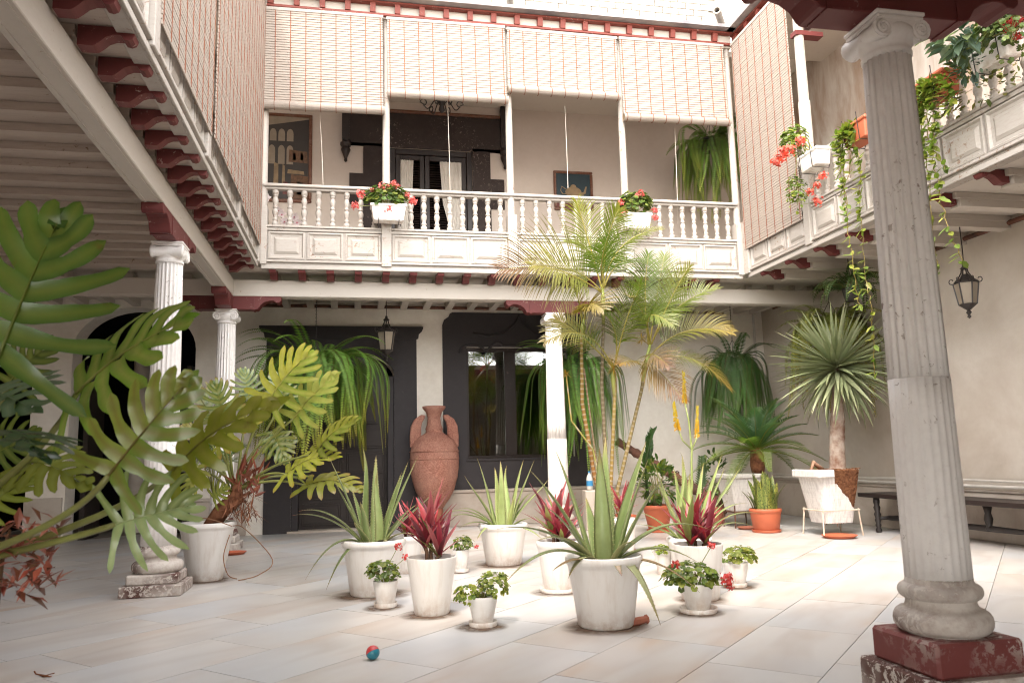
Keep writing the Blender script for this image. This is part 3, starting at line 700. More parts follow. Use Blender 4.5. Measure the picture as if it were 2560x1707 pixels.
b = MB(); b.prism(cor[0][::-1]+[] + [] if False else (cor[0][::1][::-1] and [(p[0], p[1]) for p in cor[0]]+[(p[0], p[1]) for p in reversed(cor[1])]), (0, WY-.05, 0), (1, 0, 0), (0, 0, 1), (0, .0195, 0)); dbuild(b, 'cornice', 'dark_paint', dt)
b = MB()                                        # reveal lining
b.box(dA, dA+.10, WY-.002, WY+.24, 0, 2.30); dbuild(b, 'jamb', 'dark_paint', dt, bevel=.01)
b = MB(); b.box(dB-.10, dB, WY-.002, WY+.24, 0, 2.30); dbuild(b, 'jamb', 'dark_paint', dt, bevel=.01)
b = MB(); b.box(dA+.1, dB-.1, WY+.20, WY+.25, .02, 2.75); leaf = dbuild(b, 'door_leaf', 'dark_wood', dt)
wl = (dB-dA-.2)/2
for c in range(2):
    for r in range(7):
        x0 = dA+.1+c*wl+.04; b = MB(); z0 = .08+r*.375
        b.box(x0, x0+wl-.08, WY+.175, WY+.199, z0, z0+.32); b.box(x0+.03, x0+wl-.11, WY+.165, WY+.1749, z0+.03, z0+.29); dbuild(b, 'door_panel', 'dark_wood', leaf, bevel=.006)
b = MB(); b.box(dA-.05, dB+.05, WY-.06, WY+.2, 0, .03); dbuild(b, 'threshold', 'stone_dado', dt)
# ---- ground floor window
wt = thing('window', 'dark framed ground floor window in a black painted surround', 'window', ((wA+wB)/2, WY, wZ0)); ox = (wA+wB)/2
def wbuild(mb, name, mat, par=None, **k):
    o = mb.build(name, mat, par or wt, **k)
    if par is None: o.location = (-ox, -WY, -wZ0)
    return o
bL = at(*ZC(240, 700), Y=WY).x; bR = at(*ZC(1035, 400), Y=WY).x; bT = 3.30
b = MB(); y0, y1 = WY-.025, WY-.002
b.box(bL, wA, y0, y1, .548, bT-.3); slabpoly(b, [(bL, bT-.3), (wA, bT-.3), (wA, bT), (bL+.16, bT), (bL+.12, bT-.02), (bL+.10, bT-.07), (bL+.03, bT-.12), (bL, bT-.2)], y0, y1)
b.box(wB, bR, y0, y1, .548, bT); b.box(wA, wB, y0, y1, .548, wZ0); b.box(wA, wB, y0, y1, wZ1, bT)
wbuild(b, 'surround', 'dark_paint')
# lobed head moulding and painted ogee above the opening
hd = []
wc = (wA+wB)/2
def lobe(cx, r, z): return [(cx+r*math.cos(PI-PI*i/8), z+r*.55*math.sin(PI*i/8)) for i in range(9)]
b = MB(); 
pts = [(wA-.10, wZ1-.10)]+lobe(wA+.10, .20, wZ1-.08)+lobe(wA+.48, .10, wZ1+.02)[4:]+[(wB-.48, wZ1-.0)]+lobe(wB-.10, .20, wZ1-.08)+[(wB+.10, wZ1-.10)]
b.tube([(x, WY-.035, z) for x, z in pts], .022, 6); wbuild(b, 'head_moulding', 'dark_paint', smooth=True)
b = MB(); pts = [(wc-.75, wZ1+.22), (wc-.5, wZ1+.17), (wc-.25, wZ1+.22), (wc-.08, wZ1+.36), (wc, wZ1+.5), (wc+.08, wZ1+.36), (wc+.25, wZ1+.22), (wc+.5, wZ1+.17), (wc+.75, wZ1+.22)]
b.tube([(x, WY-.028, z) for x, z in pts], .02, 6); wbuild(b, 'ogee_moulding', 'dark_paint', smooth=True)
b = MB()
for x0, x1, z0, z1 in ((wA, wB, wZ0, wZ0+.05), (wA, wB, wZ1-.06, wZ1), (wA, wA+.05, wZ0+.05, wZ1-.06), (wB-.05, wB, wZ0+.05, wZ1-.06)): b.box(x0, x1, WY+.08, WY+.14, z0, z1)
xm = at(*ZC(625, 800), Y=WY).x
b.box(xm-.09, xm+.09, WY+.075, WY+.145, wZ0+.05, wZ1-.06); fr = wbuild(b, 'frame', 'dark_wood', bevel=.006)
for x0, x1 in ((wA+.05, xm-.09), (xm+.09, wB-.05)):
    b = MB(); b.box(x0, x1, WY+.105, WY+.111, wZ0+.05, wZ1-.06); wbuild(b, 'pane', 'glass')
b = MB(); b.box(wA-.03, wB+.03, WY-.05, WY+.08, wZ0-.035, wZ0-.002); wbuild(b, 'sill', 'dark_paint', bevel=.006)
# pillar and shutters in the dark arch of the left gallery
ac = (aA+aB)/2
at_ = thing('archway_doors', 'dark doors standing open inside the arch behind the left column', 'door', (ac, WY+.3, 0))
b = MB(); b.box(-(aB-aA)/2+.1, -(aB-aA)/2+.17, .0, .7, 0, 2.5); b.build('door_leaf', 'dark_wood', at_)
b = MB(); b.box((aB-aA)/2-.17, (aB-aA)/2-.1, .0, .7, 0, 2.5); b.build('door_leaf', 'dark_wood', at_)
b = MB(); b.lathe([(.17, 0), (.17, .5), (.13, .55), (.12, 2.9)], 16, o=(-.25, 1.1, 0)); tag(b.build('stone_pillar', 'stone_dado', None, smooth=True, sharp=.7), 'dim stone pillar seen inside the dark archway', 'pillar').location = (ac, WY+.3, 0)
# ---- upper door
ut = thing('upper_door', 'dark double door with white curtains on the back balcony', 'door', ((uA+uB)/2, WY, 3.6)); ox = (uA+uB)/2
def ubuild(mb, name, mat, par=None, **k):
    o = mb.build(name, mat, par or ut, **k)
    if par is None: o.location = (-ox, -WY, -3.6)
    return o
X = lambda px, py=900: at(*ZU2(px, py), Y=WY).x
Zu = lambda py, px=900: at(*ZU2(px, py), Y=WY).z
eT, eL1, eL2, eL3 = Zu(640), X(570), X(690), X(613); eR1, eR2, eR3 = X(1478), X(1400), X(1475)
y0, y1 = WY-.03, WY-.002
b = MB(); zA_, zB_, zC_ = Zu(803, 650), Zu(973, 650), Zu(1145, 650)
b.box(eL1, eR1, y0, y1, uZ1, eT); b.box(eL1, uA, y0, y1, zA_, uZ1); b.box(eL2, uA, y0, y1, 3.6, zA_); b.box(eL3, eL2, y0, y1, zC_, zB_)
b.box(uB, eR1, y0, y1, zA_, uZ1); b.box(uB, eR2, y0, y1, 3.6, zA_); b.box(eR2, eR3, y0, y1, zC_, zB_)
ubuild(b, 'surround', 'brown_paint')
b = MB(); b.box(eL1-.03, eR1+.03, y0-.04, y1, eT, eT+.05); ubuild(b, 'cornice', 'frame_wood', bevel=.01)
b = MB(); b.box(uA, uA+.09, WY+.02, WY+.12, 3.62, uZ1); b.box(uB-.09, uB, WY+.02, WY+.12, 3.62, uZ1); b.box(uA+.09, uB-.09, WY+.02, WY+.12, uZ1-.09, uZ1); ubuild(b, 'frame', 'dark_wood', bevel=.006)
um = X(1035); dw = [(uA+.09, um), (um, uB-.09)]
for k, (x0, x1) in enumerate(dw):
    b = MB(); b.box(x0+.005, x0+.08, WY+.05, WY+.10, 3.63, uZ1-.092); b.box(x1-.08, x1-.005, WY+.05, WY+.10, 3.63, uZ1-.092); b.box(x0+.08, x1-.08, WY+.05, WY+.10, uZ1-.17, uZ1-.092); b.box(x0+.08, x1-.08, WY+.05, WY+.10, 4.42, 4.52); b.box(x0+.08, x1-.08, WY+.05, WY+.10, 3.63, 3.75)
    lf = ubuild(b, 'door_leaf', 'dark_wood', bevel=.005)
    b = MB(); z = 4.55
    while z < uZ1-.2: b.prism([(.0, z), (.012, z), (.035, z+.03), (.023, z+.03)], (x0+.081, WY+.09, 0), (0, 1, 0), (0, 0, 1), (x1-x0-.162, 0, 0)); z += .04
    lo = b.build('louvres', 'dark_wood', lf)
    # curtain tied to one side, pleated
    b = MB(); sx = 1 if k else -1; xa = x0+.09 if k == 0 else x1-.09; nx = 26
    rows = [(uZ1-.18, .46), (5.1, .40), (4.8, .30), (4.55, .24), (4.3, .27), (3.9, .33), (3.66, .35)]
    if k == 0: x_edge, sg = x0+.085, 1
    else: x_edge, sg = x1-.085, -1
    wdt = x1-x0-.17; idx = len(b.v)
    for z, wf in rows:
        for i in range(nx+1):
            q = i/nx; b.vert((x_edge+sg*wdt*wf*1.5*q, WY+.04+.010*math.sin(q*nx*1.3), z))
    for r in range(len(rows)-1):
        for i in range(nx): j = r*(nx+1)+i; b.f.append((j, j+1, j+nx+2, j+nx+1))
    ubuild(b, 'curtain', 'curtain', smooth=True)
b = MB()
for xx in (eL1+.05,):
    pass
for lab, px in (('carved dark corbel at the left of the upper door', 592), ('carved dark corbel at the right of the upper door', 1480)):
    xx = X(px); zz = Zu(795, 592); b = MB(); b.lathe([(.012, -.36), (.03, -.335), (.022, -.31), (.03, -.28), (.055, -.22), (.075, -.16), (.06, -.12), (.085, -.09), (.085, -.05), (.06, -.03), (.06, .0)], 14, o=(0, -.07, 0)); b.box(-.06, .06, -.10, -.031, .0, .75)
    o = b.build('wall_corbel', 'dark_wood', None, smooth=True, sharp=.7); o.location = (xx, WY, zz); tag(o, lab, 'corbel')
# ---- pictures
def picture(label, x0, x1, z0, z1, fw, canvas):
    t = thing('framed_picture', label, 'picture', ((x0+x1)/2, WY, z0)); hw = (x1-x0)/2; h = z1-z0
    b = MB(); b.box(-hw, hw, -.045, -.004, 0, fw); b.box(-hw, hw, -.045, -.004, h-fw, h); b.box(-hw, -hw+fw, -.045, -.004, fw, h-fw); b.box(hw-fw, hw, -.045, -.004, fw, h-fw); f_ = b.build('frame', 'frame_wood', t, bevel=.012)
    b = MB(); b.box(-hw+fw, hw-fw, -.02, -.006, fw, h-fw); b.build('canvas', canvas, t)
    return t, hw-fw, h-2*fw, fw
def flat(t, pts, d, mat, name='painted_shape'):
    b = MB(); b.prism(pts[::-1], (0, -.02-d, 0), (1, 0, 0), (0, 0, 1), (0, .0012, 0)); return b.build(name, mat, t)
pl, pr_, pz1, pz0 = X(70, 800), X(405, 800), Zu(640, 240), Zu(1135, 240)
t, hw, hh, fw = picture('framed painting of an aqueduct over a dark town, on the upper wall', pl, pr_, pz0, pz1, .05, 'canvas_dark')
W2 = 2*hw
def P(u, v): return (-hw+W2*u, fw+hh*v)
flat(t, [P(0, .86), P(1, .98), P(1, 1), P(0, 1)], .001, 'paint_sky')
for r, (zb, zt, xs) in enumerate(((.70, .84, (.08, .26, .42, .58)), (.42, .64, (.24, .42, .58)))):
    for k, x in enumerate(xs):
        w_ = .125; pts = [P(x, zb), P(x+w_, zb)]+[P(x+w_/2+w_/2*math.cos(PI*i/8), zt-.05+.06*math.sin(PI*i/8)) for i in range(9)]; flat(t, pts, .0025, 'paint_sky')
for u0, u1, v0, v1, mt in ((0, .14, .0, .62, 'paint_brown'), (.1, .2, .0, .5, 'paint_red'), (.34, .44, .0, .42, 'paint_tan'), (.5, .56, .18, .4, 'paint_tan'), (.62, .98, .44, .58, 'paint_brown'), (.66, 1, .0, .28, 'paint_brown'), (.60, .92, .30, .34, 'paint_tan'), (.52, .62, .05, .2, 'paint_red'), (.7, .76, .47, .55, 'paint_tan'), (.84, .9, .47, .55, 'paint_tan'), (.78, .9, .05, .2, 'paint_tan'), (.02, .08, .1, .3, 'paint_tan')):
    flat(t, [P(u0, v0+.01), P(u1, v0), P(u1-.01, v1), P(u0+.01, v1+.02)], .004, mt)
X3 = lambda px, py=1000: at(*ZU3(px, py), Y=WY).x
Z3u = lambda py, px=400: at(*ZU3(px, py), Y=WY).z
t, hw, hh, fw = picture('small framed picture of a tan teapot behind the balusters', X3(297), X3(515), Z3u(1182), Z3u(963), .045, 'canvas_teal'); W2 = 2*hw
flat(t, [P(0, 0), P(1, 0), P(1, .22), P(0, .24)], .001, 'paint_red')
pts = [P(.5+.24*math.cos(PI*2*i/20), .46+.16*math.sin(PI*2*i/20)) for i in range(20)]; flat(t, pts, .0025, 'paint_tan')
pts = [P(.5+.09*math.cos(PI*i/8), .60+.09*math.sin(PI*i/8)) for i in range(9)]; flat(t, pts, .003, 'paint_tan')
flat(t, [P(.70, .44), P(.80, .48), P(.86, .64), P(.90, .64), P(.86, .44), P(.74, .36)], .0035, 'paint_tan')
b = MB(); b.tube([(P(.28, .54)[0], -.024, P(.28, .54)[1]), (P(.16, .62)[0], -.024, P(.16, .62)[1]), (P(.12, .5)[0], -.024, P(.12, .5)[1]), (P(.18, .4)[0], -.024, P(.18, .4)[1]), (P(.28, .4)[0], -.024, P(.28, .4)[1])], .008, 5); b.build('painted_handle', 'paint_tan', t)
p = at(*ZU3(160, 580), Y=WY-.02); b = MB(); b.box(-.13, .13, -.02, 0, -.04, .04); o = b.build('wall_plaque', 'terracotta_old'); o.location = (p.x, WY-.004, p.z); tag(o, 'small brown plaque high on the upper wall', 'plaque')
# chandelier under the upper ceiling
p = at(*ZU2(1130, 590), Y=11.2); t = thing('chandelier', 'black iron scroll chandelier half hidden by a blind', 'chandelier', (p.x, 11.2, p.z))
b = MB(); b.tube([(0, 0, .15), (0, 0, ZROOF-.1-p.z)], .008, 5); b.build('chain', 'iron', t)
b = MB(); b.lathe([(.02, -.12), (.05, -.08), (.03, 0), (.06, .05), (.02, .15)], 10); b.build('hub', 'iron', t, smooth=True)
for i in range(6):
    a = 2*PI*i/6; d = V((math.cos(a), math.sin(a), 0)); pts = [d*(.03+.25*q)+UP*(.07*math.sin(q*6.3)) for q in [k/12 for k in range(13)]]; pts += [d*(.28+.05*math.cos(k*.8))+UP*(.05*math.sin(k*.8)+.03) for k in range(7)]
    MB().tube(pts, .009, 5).build('arm', 'iron', t)
# service pipes
b = MB(); b.tube([(-1.4, WY-.03, 3.37), (2, WY-.035, 3.365), (4.4, WY-.03, 3.36), (6.1, WY-.03, 3.345)], .025, 8); tag(b.build('service_pipe', 'rust_iron'), 'dark pipe running along the top of the back wall', 'pipe')
b = MB(); A, B_ = at(1960, 705, X=WX-.03), at(2560, 560, X=WX-.03); zz = 3.36; b.tube([(WX-.03, 11.6, zz), (WX-.03, 8, zz), (WX-.03, 3, zz)], .028, 8); tag(b.build('service_pipe', 'rust_iron'), 'dark pipe running along the top of the right wall', 'pipe')
p = at(1882, 780, Y=WY-.04); b = MB(); b.tube([(p.x, WY-.04, .55), (p.x, WY-.04, 3.42)], .022, 8); tag(b.build('drain_pipe', 'pipe_white'), 'thin upright pipe in the back right corner', 'pipe')
b = MB(); b.tube([(WX-.09, 11.9, .60), (WX-.09, 9, .585), (WX-.09, 6, .59), (WX-.09, 2, .60)], .018, 8); b.tube([(WX-.09, 11.9, .64), (WX-.09, 9.3, .635), (WX-.09, 8.2, .655), (WX-.09, 6, .64), (WX-.09, 2, .64)], .014, 8); tag(b.build('water_pipe', 'pipe_white'), 'pair of pale pipes running low along the right wall', 'pipe')

# ================================================================== THINGS ON THE FLOOR
def amphora():
    p = at(1087, 1240, Y=11.72); t = thing('amphora', 'tall red clay amphora with two handles and carved relief', 'amphora', (p.x, 11.72, 0))
    k = 1/sc_at(V((p.x, 11.72, 1)))
    ztop = at(1087, 1017, Y=11.72).z; zmax = at(1087, 1140, Y=11.72).z; zb = at(1087, 1272, Y=11.72).z
    r = 61*k
    def zz(py): return at(1087, py, Y=11.72).z
    prof = [(.10, zb), (.13, zb+.02), (r*.42, zz(1262)), (r*.60, zz(1247)), (r*.79, zz(1225)), (r*.93, zz(1195)), (r*.99, zz(1168)), (r, zz(1146)), (r*.985, zz(1128)), (r*.94, zz(1115)), (r*.78, zz(1098)), (r*.5, zz(1087)), (r*.36, zz(1082)), (r*.335, zz(1076)), (r*.36, zz(1072)), (r*.33, zz(1067)), (r*.29, zz(1060)), (r*.26, zz(1045)), (r*.33, zz(1030)), (r*.47, zz(1021)), (r*.48, zz(1016)), (r*.43, zz(1015)), (r*.30, zz(1022))]
    MB().lathe(prof, 48, cap=False).build('body', 'amphora_clay', t, smooth=True)
    for z in (zz(1147), zz(1128)): MB().tube([((r*1.0)*math.cos(a), (r*1.0)*math.sin(a), z) for a in [2*PI*i/48 for i in range(49)]], .008, 6).build('band', 'amphora_clay', t, smooth=True)
    for s in (-1, 1):
        b = MB(); zA1, zB1 = zz(1110), zz(1043)
        o = [(s*r*.99, zz(1118)), (s*r*1.0, zz(1090)), (s*r*.96, zz(1065)), (s*r*.82, zz(1048)), (s*r*.54, zz(1036)), (s*r*.36, zz(1038))]
        i_ = [(s*r*.40, zz(1046)), (s*r*.50, zz(1056)), (s*r*.54, zz(1070)), (s*r*.54, zz(1086)), (s*r*.66, zz(1104))]
        b.prism((o+i_) if s < 0 else (o+i_)[::-1], (0, -.05, 0), (1, 0, 0), (0, 0, 1), (0, .10, 0)); b.build('handle', 'amphora_clay', t, bevel=.012)
    b = MB()
    b.lathe([(.10, .0), (.13, .02), (.13, .1), (.11, .14), (.12, zb), (.10, zb+.02)], 24); b.build('stand', 'terracotta_old', t, smooth=True, sharp=.6)
def sc_at(p): return FPX/((p-CAM).dot(cF))
amphora()
POTS = {}
def pot(key, label, cx, yb, wpx, ytop, mat='pot_white', taper=.72, rim=.035, saucer=0, group=None, rolled=True, name='flower_pot', lift=0., h=None):
    f = at(cx, yb, Z=lift); k = 1/sc_at(f); R = wpx*k/2; rb = R*taper
    c = V((f.x, f.y, 0)); d = V((f.x, f.y, 0)).normalized(); c = c+d*(rb if not saucer else saucer*R)
    kk = 1/sc_at(V((c.x, c.y, .3))); R = wpx*kk/2; rb = R*taper
    h = h or (yb-ytop)*kk*1.0 + .0
    t = thing(name, label, 'pot', (c.x, c.y, lift), group)
    z0 = .022 if saucer else .002
    if rolled: prof = [(rb*.94, z0), (rb, z0+.012), (lerp(rb, R, .85)*.97, h-.075), (R*.955, h-.055), (R*1.0, h-.045), (R*1.02, h-.022), (R*1.0, h-.004), (R*.96, h), (R*.92, h-.01), (R*.90, h-.06)]
    else: prof = [(rb*.95, z0), (rb, z0+.01), (lerp(rb, R, .97), h-.02), (R*1.0, h-.012), (R*1.0, h), (R*.95, h), (R*.92, h-.05)]
    if saucer: pass
    MB().lathe(prof, 40, cap=True).build('body', mat, t, smooth=True, sharp=.9)
    MB().lathe([(R*.91, h-.05), (R*.5, h-.042), (.01, h-.035)], 24, cap=False).build('soil', 'soil', t, smooth=True)
    if saucer:
        rs_ = R*saucer; MB().lathe([(rs_*.86, .002), (rs_*.95, .004), (rs_, .03), (rs_*.985, .034), (rs_*.95, .03), (rs_*.86, .012), (.01, .011)], 36, cap=False).build('saucer', mat, t, smooth=True, sharp=.9)
    POTS[key] = (V((c.x, c.y, lift+h-.04)), R, h)
    return t
pot('A1', 'wide white pot of the left aloe', 934, 1495, 158, 1361)
pot('C1', 'tall white pot of red leaved plant, right of the left aloe', 1080, 1542, 124, 1404, taper=.70, rolled=False)
pot('G1', 'small white pot and saucer in front of the left aloe', 964, 1522, 62, 1458, taper=.72, saucer=.95, rolled=False)
pot('G2', 'small white pot and saucer, nearest of the small ones', 1208, 1572, 74, 1499, taper=.68, saucer=.96, rolled=False)
pot('A2', 'wide white pot of the aloe in front of the window', 1260, 1417, 122, 1316)
pot('C2', 'white pot half hidden behind the left aloe', 1014, 1435, 90, 1345)
pot('G5', 'tiny white pot between the left aloe and the window aloe', 1152, 1432, 42, 1378, saucer=1., rolled=False)
pot('A3', 'largest white pot, with the big front aloe', 1516, 1578, 192, 1407)
pot('C3', 'white pot on a saucer, just left of the largest pot', 1398, 1486, 106, 1362, saucer=.92)
pot('C5', 'white pot hidden behind the big front aloe', 1560, 1395, 70, 1300)
pot('G3', 'small white pot on a wide saucer, holding red geranium at the right', 1747, 1539, 80, 1468, saucer=1.18, rolled=False)
pot('C4', 'tall white pot of the red leaved plant at the right', 1752, 1505, 124, 1371, taper=.74, rolled=False)
pot('A4', 'white pot of the flowering aloe, behind the red leaved plant', 1728, 1445, 110, 1350)
pot('G6', 'small white pot to the right of the big front aloe', 1660, 1437, 44, 1380, rolled=False)
pot('G4', 'small white pot standing apart in the sun at the right', 1843, 1470, 60, 1411, saucer=.86, rolled=False)
pot('P2', 'large cream planter against the left column', 514, 1455, 138, 1314, taper=.60, mat='pot_white')
pot('SV', 'bright orange pot and saucer with the snake plant', 1917, 1333, 78, 1275, mat='terracotta', taper=.80, saucer=.92)
pot('ZZ', 'terracotta bowl of glossy jade plant near the back wall', 1647, 1332, 74, 1266, mat='terracotta', taper=.66, saucer=.8)
pot('PALM', 'terracotta pot of the tall cane palm', 1548, 1385, 96, 1295, mat='terracotta', taper=.75, saucer=.85)
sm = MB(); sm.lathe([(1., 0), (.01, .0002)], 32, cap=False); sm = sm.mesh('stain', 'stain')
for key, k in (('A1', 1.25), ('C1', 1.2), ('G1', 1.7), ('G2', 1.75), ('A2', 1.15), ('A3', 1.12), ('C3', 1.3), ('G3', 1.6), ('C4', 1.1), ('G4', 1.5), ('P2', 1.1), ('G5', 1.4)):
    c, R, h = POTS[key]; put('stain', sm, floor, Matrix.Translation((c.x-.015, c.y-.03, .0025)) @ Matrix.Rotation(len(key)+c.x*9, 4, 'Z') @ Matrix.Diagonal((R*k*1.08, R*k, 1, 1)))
# cycad planter: tapered cream pot on an iron stand
f = at(1862, 1318, Z=0); t = thing('tall_planter', 'tapered cream planter of the cycad on an iron stand', 'planter', (f.x, f.y+.1, 0)); CYC = V((f.x, f.y+.1, .72))
b = MB(); hwt, hwb = .245, .15
for z0, z1, a0, a1 in ((.22, .66, hwb, hwt*.92), (.66, .72, hwt, hwt)):
    i0 = len(b.v)
    for z, a in ((z0, a0), (z1, a1)):
        for sx, sy in ((-1, -1), (1, -1), (1, 1), (-1, 1)): b.vert((sx*a, sy*a, z))
    for q in ((3, 2, 1, 0), (4, 5, 6, 7), (0, 1, 5, 4), (1, 2, 6, 5), (2, 3, 7, 6), (3, 0, 4, 7)): b.f.append(tuple(i0+j for j in q))
b.build('body', 'pot_aged', t, bevel=.012)
for sx in (-1, 1):
    for sy in (-1, 1): MB().tube([(sx*.17, sy*.17, 0), (sx*.16, sy*.16, .3)], .009, 6).build('leg', 'rust_iron', t)
b = MB(); b.tube([(-.16, -.16, .21), (.16, -.16, .21), (.16, .16, .21), (-.16, .16, .21), (-.16, -.16, .21)], .008, 6); b.build('ring', 'rust_iron', t)
f = at(1873, 1322, Z=0); o = MB().lathe([(.13, .002), (.16, .03), (.15, .03), (.12, .01), (.01, .01)], 24, cap=False).build('saucer', 'terracotta_old', None, smooth=True); o.location = (f.x, f.y, 0); tag(o, 'dull red saucer under the cycad planter', 'saucer')
# broken white pot of the yucca on its stand
f = at(2097, 1338, Z=0); YUC = V((f.x, f.y+.12, 0)); t = thing('broken_planter', 'broken white square planter showing brown root fibre, on a metal stand', 'planter', YUC)
zt, zb = at(2095, 1178, Y=YUC.y).z, at(2095, 1303, Y=YUC.y).z
hwt = .30; hwb = .195; b = MB(); NZ = 64
def side(u0, v0, u1, v1): pass
def rad_(z): return lerp(hwb, hwt, (z-zb)/(zt-zb))
ring = []
NS = 180
def sq(a, r):
    c, s = math.cos(a), math.sin(a); e = 5.; q = (abs(c)**e+abs(s)**e)**(-1/e); return (r*q*c, r*q*s)
rows = []
for k in range(NZ+1):
    z = lerp(zb, zt, k/NZ); rows.append([b.vert((*sq(2*PI*i/NS, rad_(z)), z)) for i in range(NS)])
for k in range(NZ):
    for i in range(NS):
        a = 2*PI*(i+.5)/NS; z = lerp(zb, zt, (k+.5)/NZ); x, y = sq(a, rad_(z))
        jag = .014*math.sin(i*.45)+.006*math.sin(i*1.2); sx_, vv_ = x/rad_(z), (z-zb)/(zt-zb)       # the piece that broke away
        if y < 0 and sx_ > -.36+jag and vv_ > .78-(sx_+.34)*.46+jag: continue
        if 0 <= y and x > 0 and a < .5 and vv_ > .30+jag: continue
        j = (i+1) % NS; b.f.append((rows[k][i], rows[k][j], rows[k+1][j], rows[k+1][i]))
b.f.append(tuple(reversed(rows[0])))
sh = b.build('shell', 'pot_aged', t); so_ = sh.modifiers.new('solid', 'SOLIDIFY'); so_.thickness = .022; so_.offset = -1
b = MB(); b.box(-hwt-.03, -hwt*.40, -hwt-.03, -hwt+.03, zt-.06, zt+.035); b.box(-hwt-.031, -hwt+.03, -hwt+.031, hwt*.9, zt-.06, zt+.034); b.build('rim', 'pot_aged', t, bevel=.012)
b = MB()
for k in range(NZ+1):
    z = lerp(zb+.02, zt+.03, k/NZ); r = rad_(z)*.93 if k < NZ else rad_(z)*.82
    for i in range(NS): a = 2*PI*i/NS; q = sq(a, r*(1+.012*math.sin(i*.7+k*1.1))); b.vert((q[0], q[1], z))
for k in range(NZ):
    for i in range(NS): j = (i+1) % NS; b.f.append((k*NS+i, k*NS+j, (k+1)*NS+j, (k+1)*NS+i))
b.f.append(tuple(NZ*NS+i for i in range(NS))); rb_ = b.build('root_ball', 'fibre', t, smooth=True)
b = MB(); rr = random.Random(5)
for i in range(260):
    a = rr.uniform(PI*1.1, 2*PI+.4); z = rr.uniform(zb+.12, zt+.03); pts = []
    da = rr.uniform(-.12, .12); dz = rr.uniform(-.05, .05)
    for q in range(6):
        x, y = sq(a, rad_(z)*.955); pts.append((x, y, min(z, zt+.04))); a += da*rr.uniform(.3, 1.6); z += dz*rr.uniform(-.2, 1.6)
    b.tube(pts, rr.uniform(.0025, .006), 4, cap=False)
o = b.build('root_fibres', 'fibre', rb_); o['kind'] = 'stuff'
for sx, sy in ((-1, -1), (1, -1), (1, 1), (-1, 1)):
    MB().tube([(sx*.26, sy*.22, 0), (sx*.235, sy*.20, zb+.17)], .010, 6).build('stand_leg', 'cream_metal', t)
MB().tube([(-.245, -.215, zb+.15), (.245, -.215, zb+.15), (.245, .215, zb+.15), (-.245, .215, zb+.15), (-.245, -.215, zb+.15)], .009, 6).build('stand_ring', 'cream_metal', t)
o = MB().lathe([(.16, .002), (.2, .035), (.19, .035), (.155, .01), (.01, .01)], 32, cap=False).build('saucer', 'terracotta', None, smooth=True, sharp=.9); f = at(2099, 1344, Z=0); o.location = (f.x, f.y, 0); tag(o, 'orange saucer on the floor under the broken white planter', 'saucer')
# bench
A = at(2172, 1222, X=6.45); t = thing('bench', 'long dark bench with turned legs along the right wall', 'bench', (6.50, A.y-1.6, 0)); zs = .42
b = MB(); b.box(-.22, .24, -1.9, 1.6, zs, zs+.05); b.build('seat', 'dark_wood', t, bevel=.008)
LEG = [(.03, 0), (.038, .03), (.024, .06), (.036, .09), (.026, .11), (.038, .15), (.028, .17), (.042, .22), (.028, .25), (.042, .30), (.03, .33), (.04, .37), (.036, zs-.002)]
for sx, sy in ((-.16, 1.32), (.18, 1.32), (-.16, -1.7), (.18, -1.7)): MB().lathe(LEG, 12, o=(sx, sy, 0)).build('leg', 'iron', t, smooth=True)
yy = at(2465, 1240, X=6.5).y-(A.y-1.6)
MB().lathe([(.03, .14), (.04, .17), (.03, .2), (.045, .27), (.03, .33), (.05, zs-.003)], 12, o=(.0, yy, 0)).build('support', 'iron', t, smooth=True)
b = MB(); b.lathe([(.028, -1.7), (.034, -1.2), (.026, -1.1), (.04, -.9), (.026, -.7), (.034, -.2), (.028, .3), (.038, .6), (.026, .8), (.03, 1.32)], 10, o=(.0, 0, .17), ax=(0, 1, 0)); b.build('stretcher', 'iron', t, smooth=True)
b = MB(); b.lathe([(.022, -.16), (.022, .18)], 8, o=(0, 1.32, .17), ax=(1, 0, 0)); b.build('stretcher', 'iron', t, smooth=True)
# leaning banded pole
A, B_ = at(1541, 1102, Y=11.75), at(1725, 1215, Y=11.3); t = thing('wooden_pole', 'dark weathered banded pole leaning behind the palm', 'pole', A); d = B_-A; d = d*1.5; L = d.length
ax = d.normalized(); prof = []
for i in range(40): u = i/39; prof.append((.058+.018*u+.006*math.sin(i*1.9)+(.010 if i % 7 == 0 else 0), L*u))
MB().lathe(prof, 14, ax=ax).build('shaft', 'rust_iron', t, smooth=True)
for q in (.28, .55, .68, .84): 
    c = ax*(L*q)+V((0, -.02, .075)); MB().tube([c+V((.03*math.cos(a), 0, .03*math.sin(a))) for a in [2*PI*i/12 for i in range(13)]], .009, 5).build('ring', 'rust_iron', t)
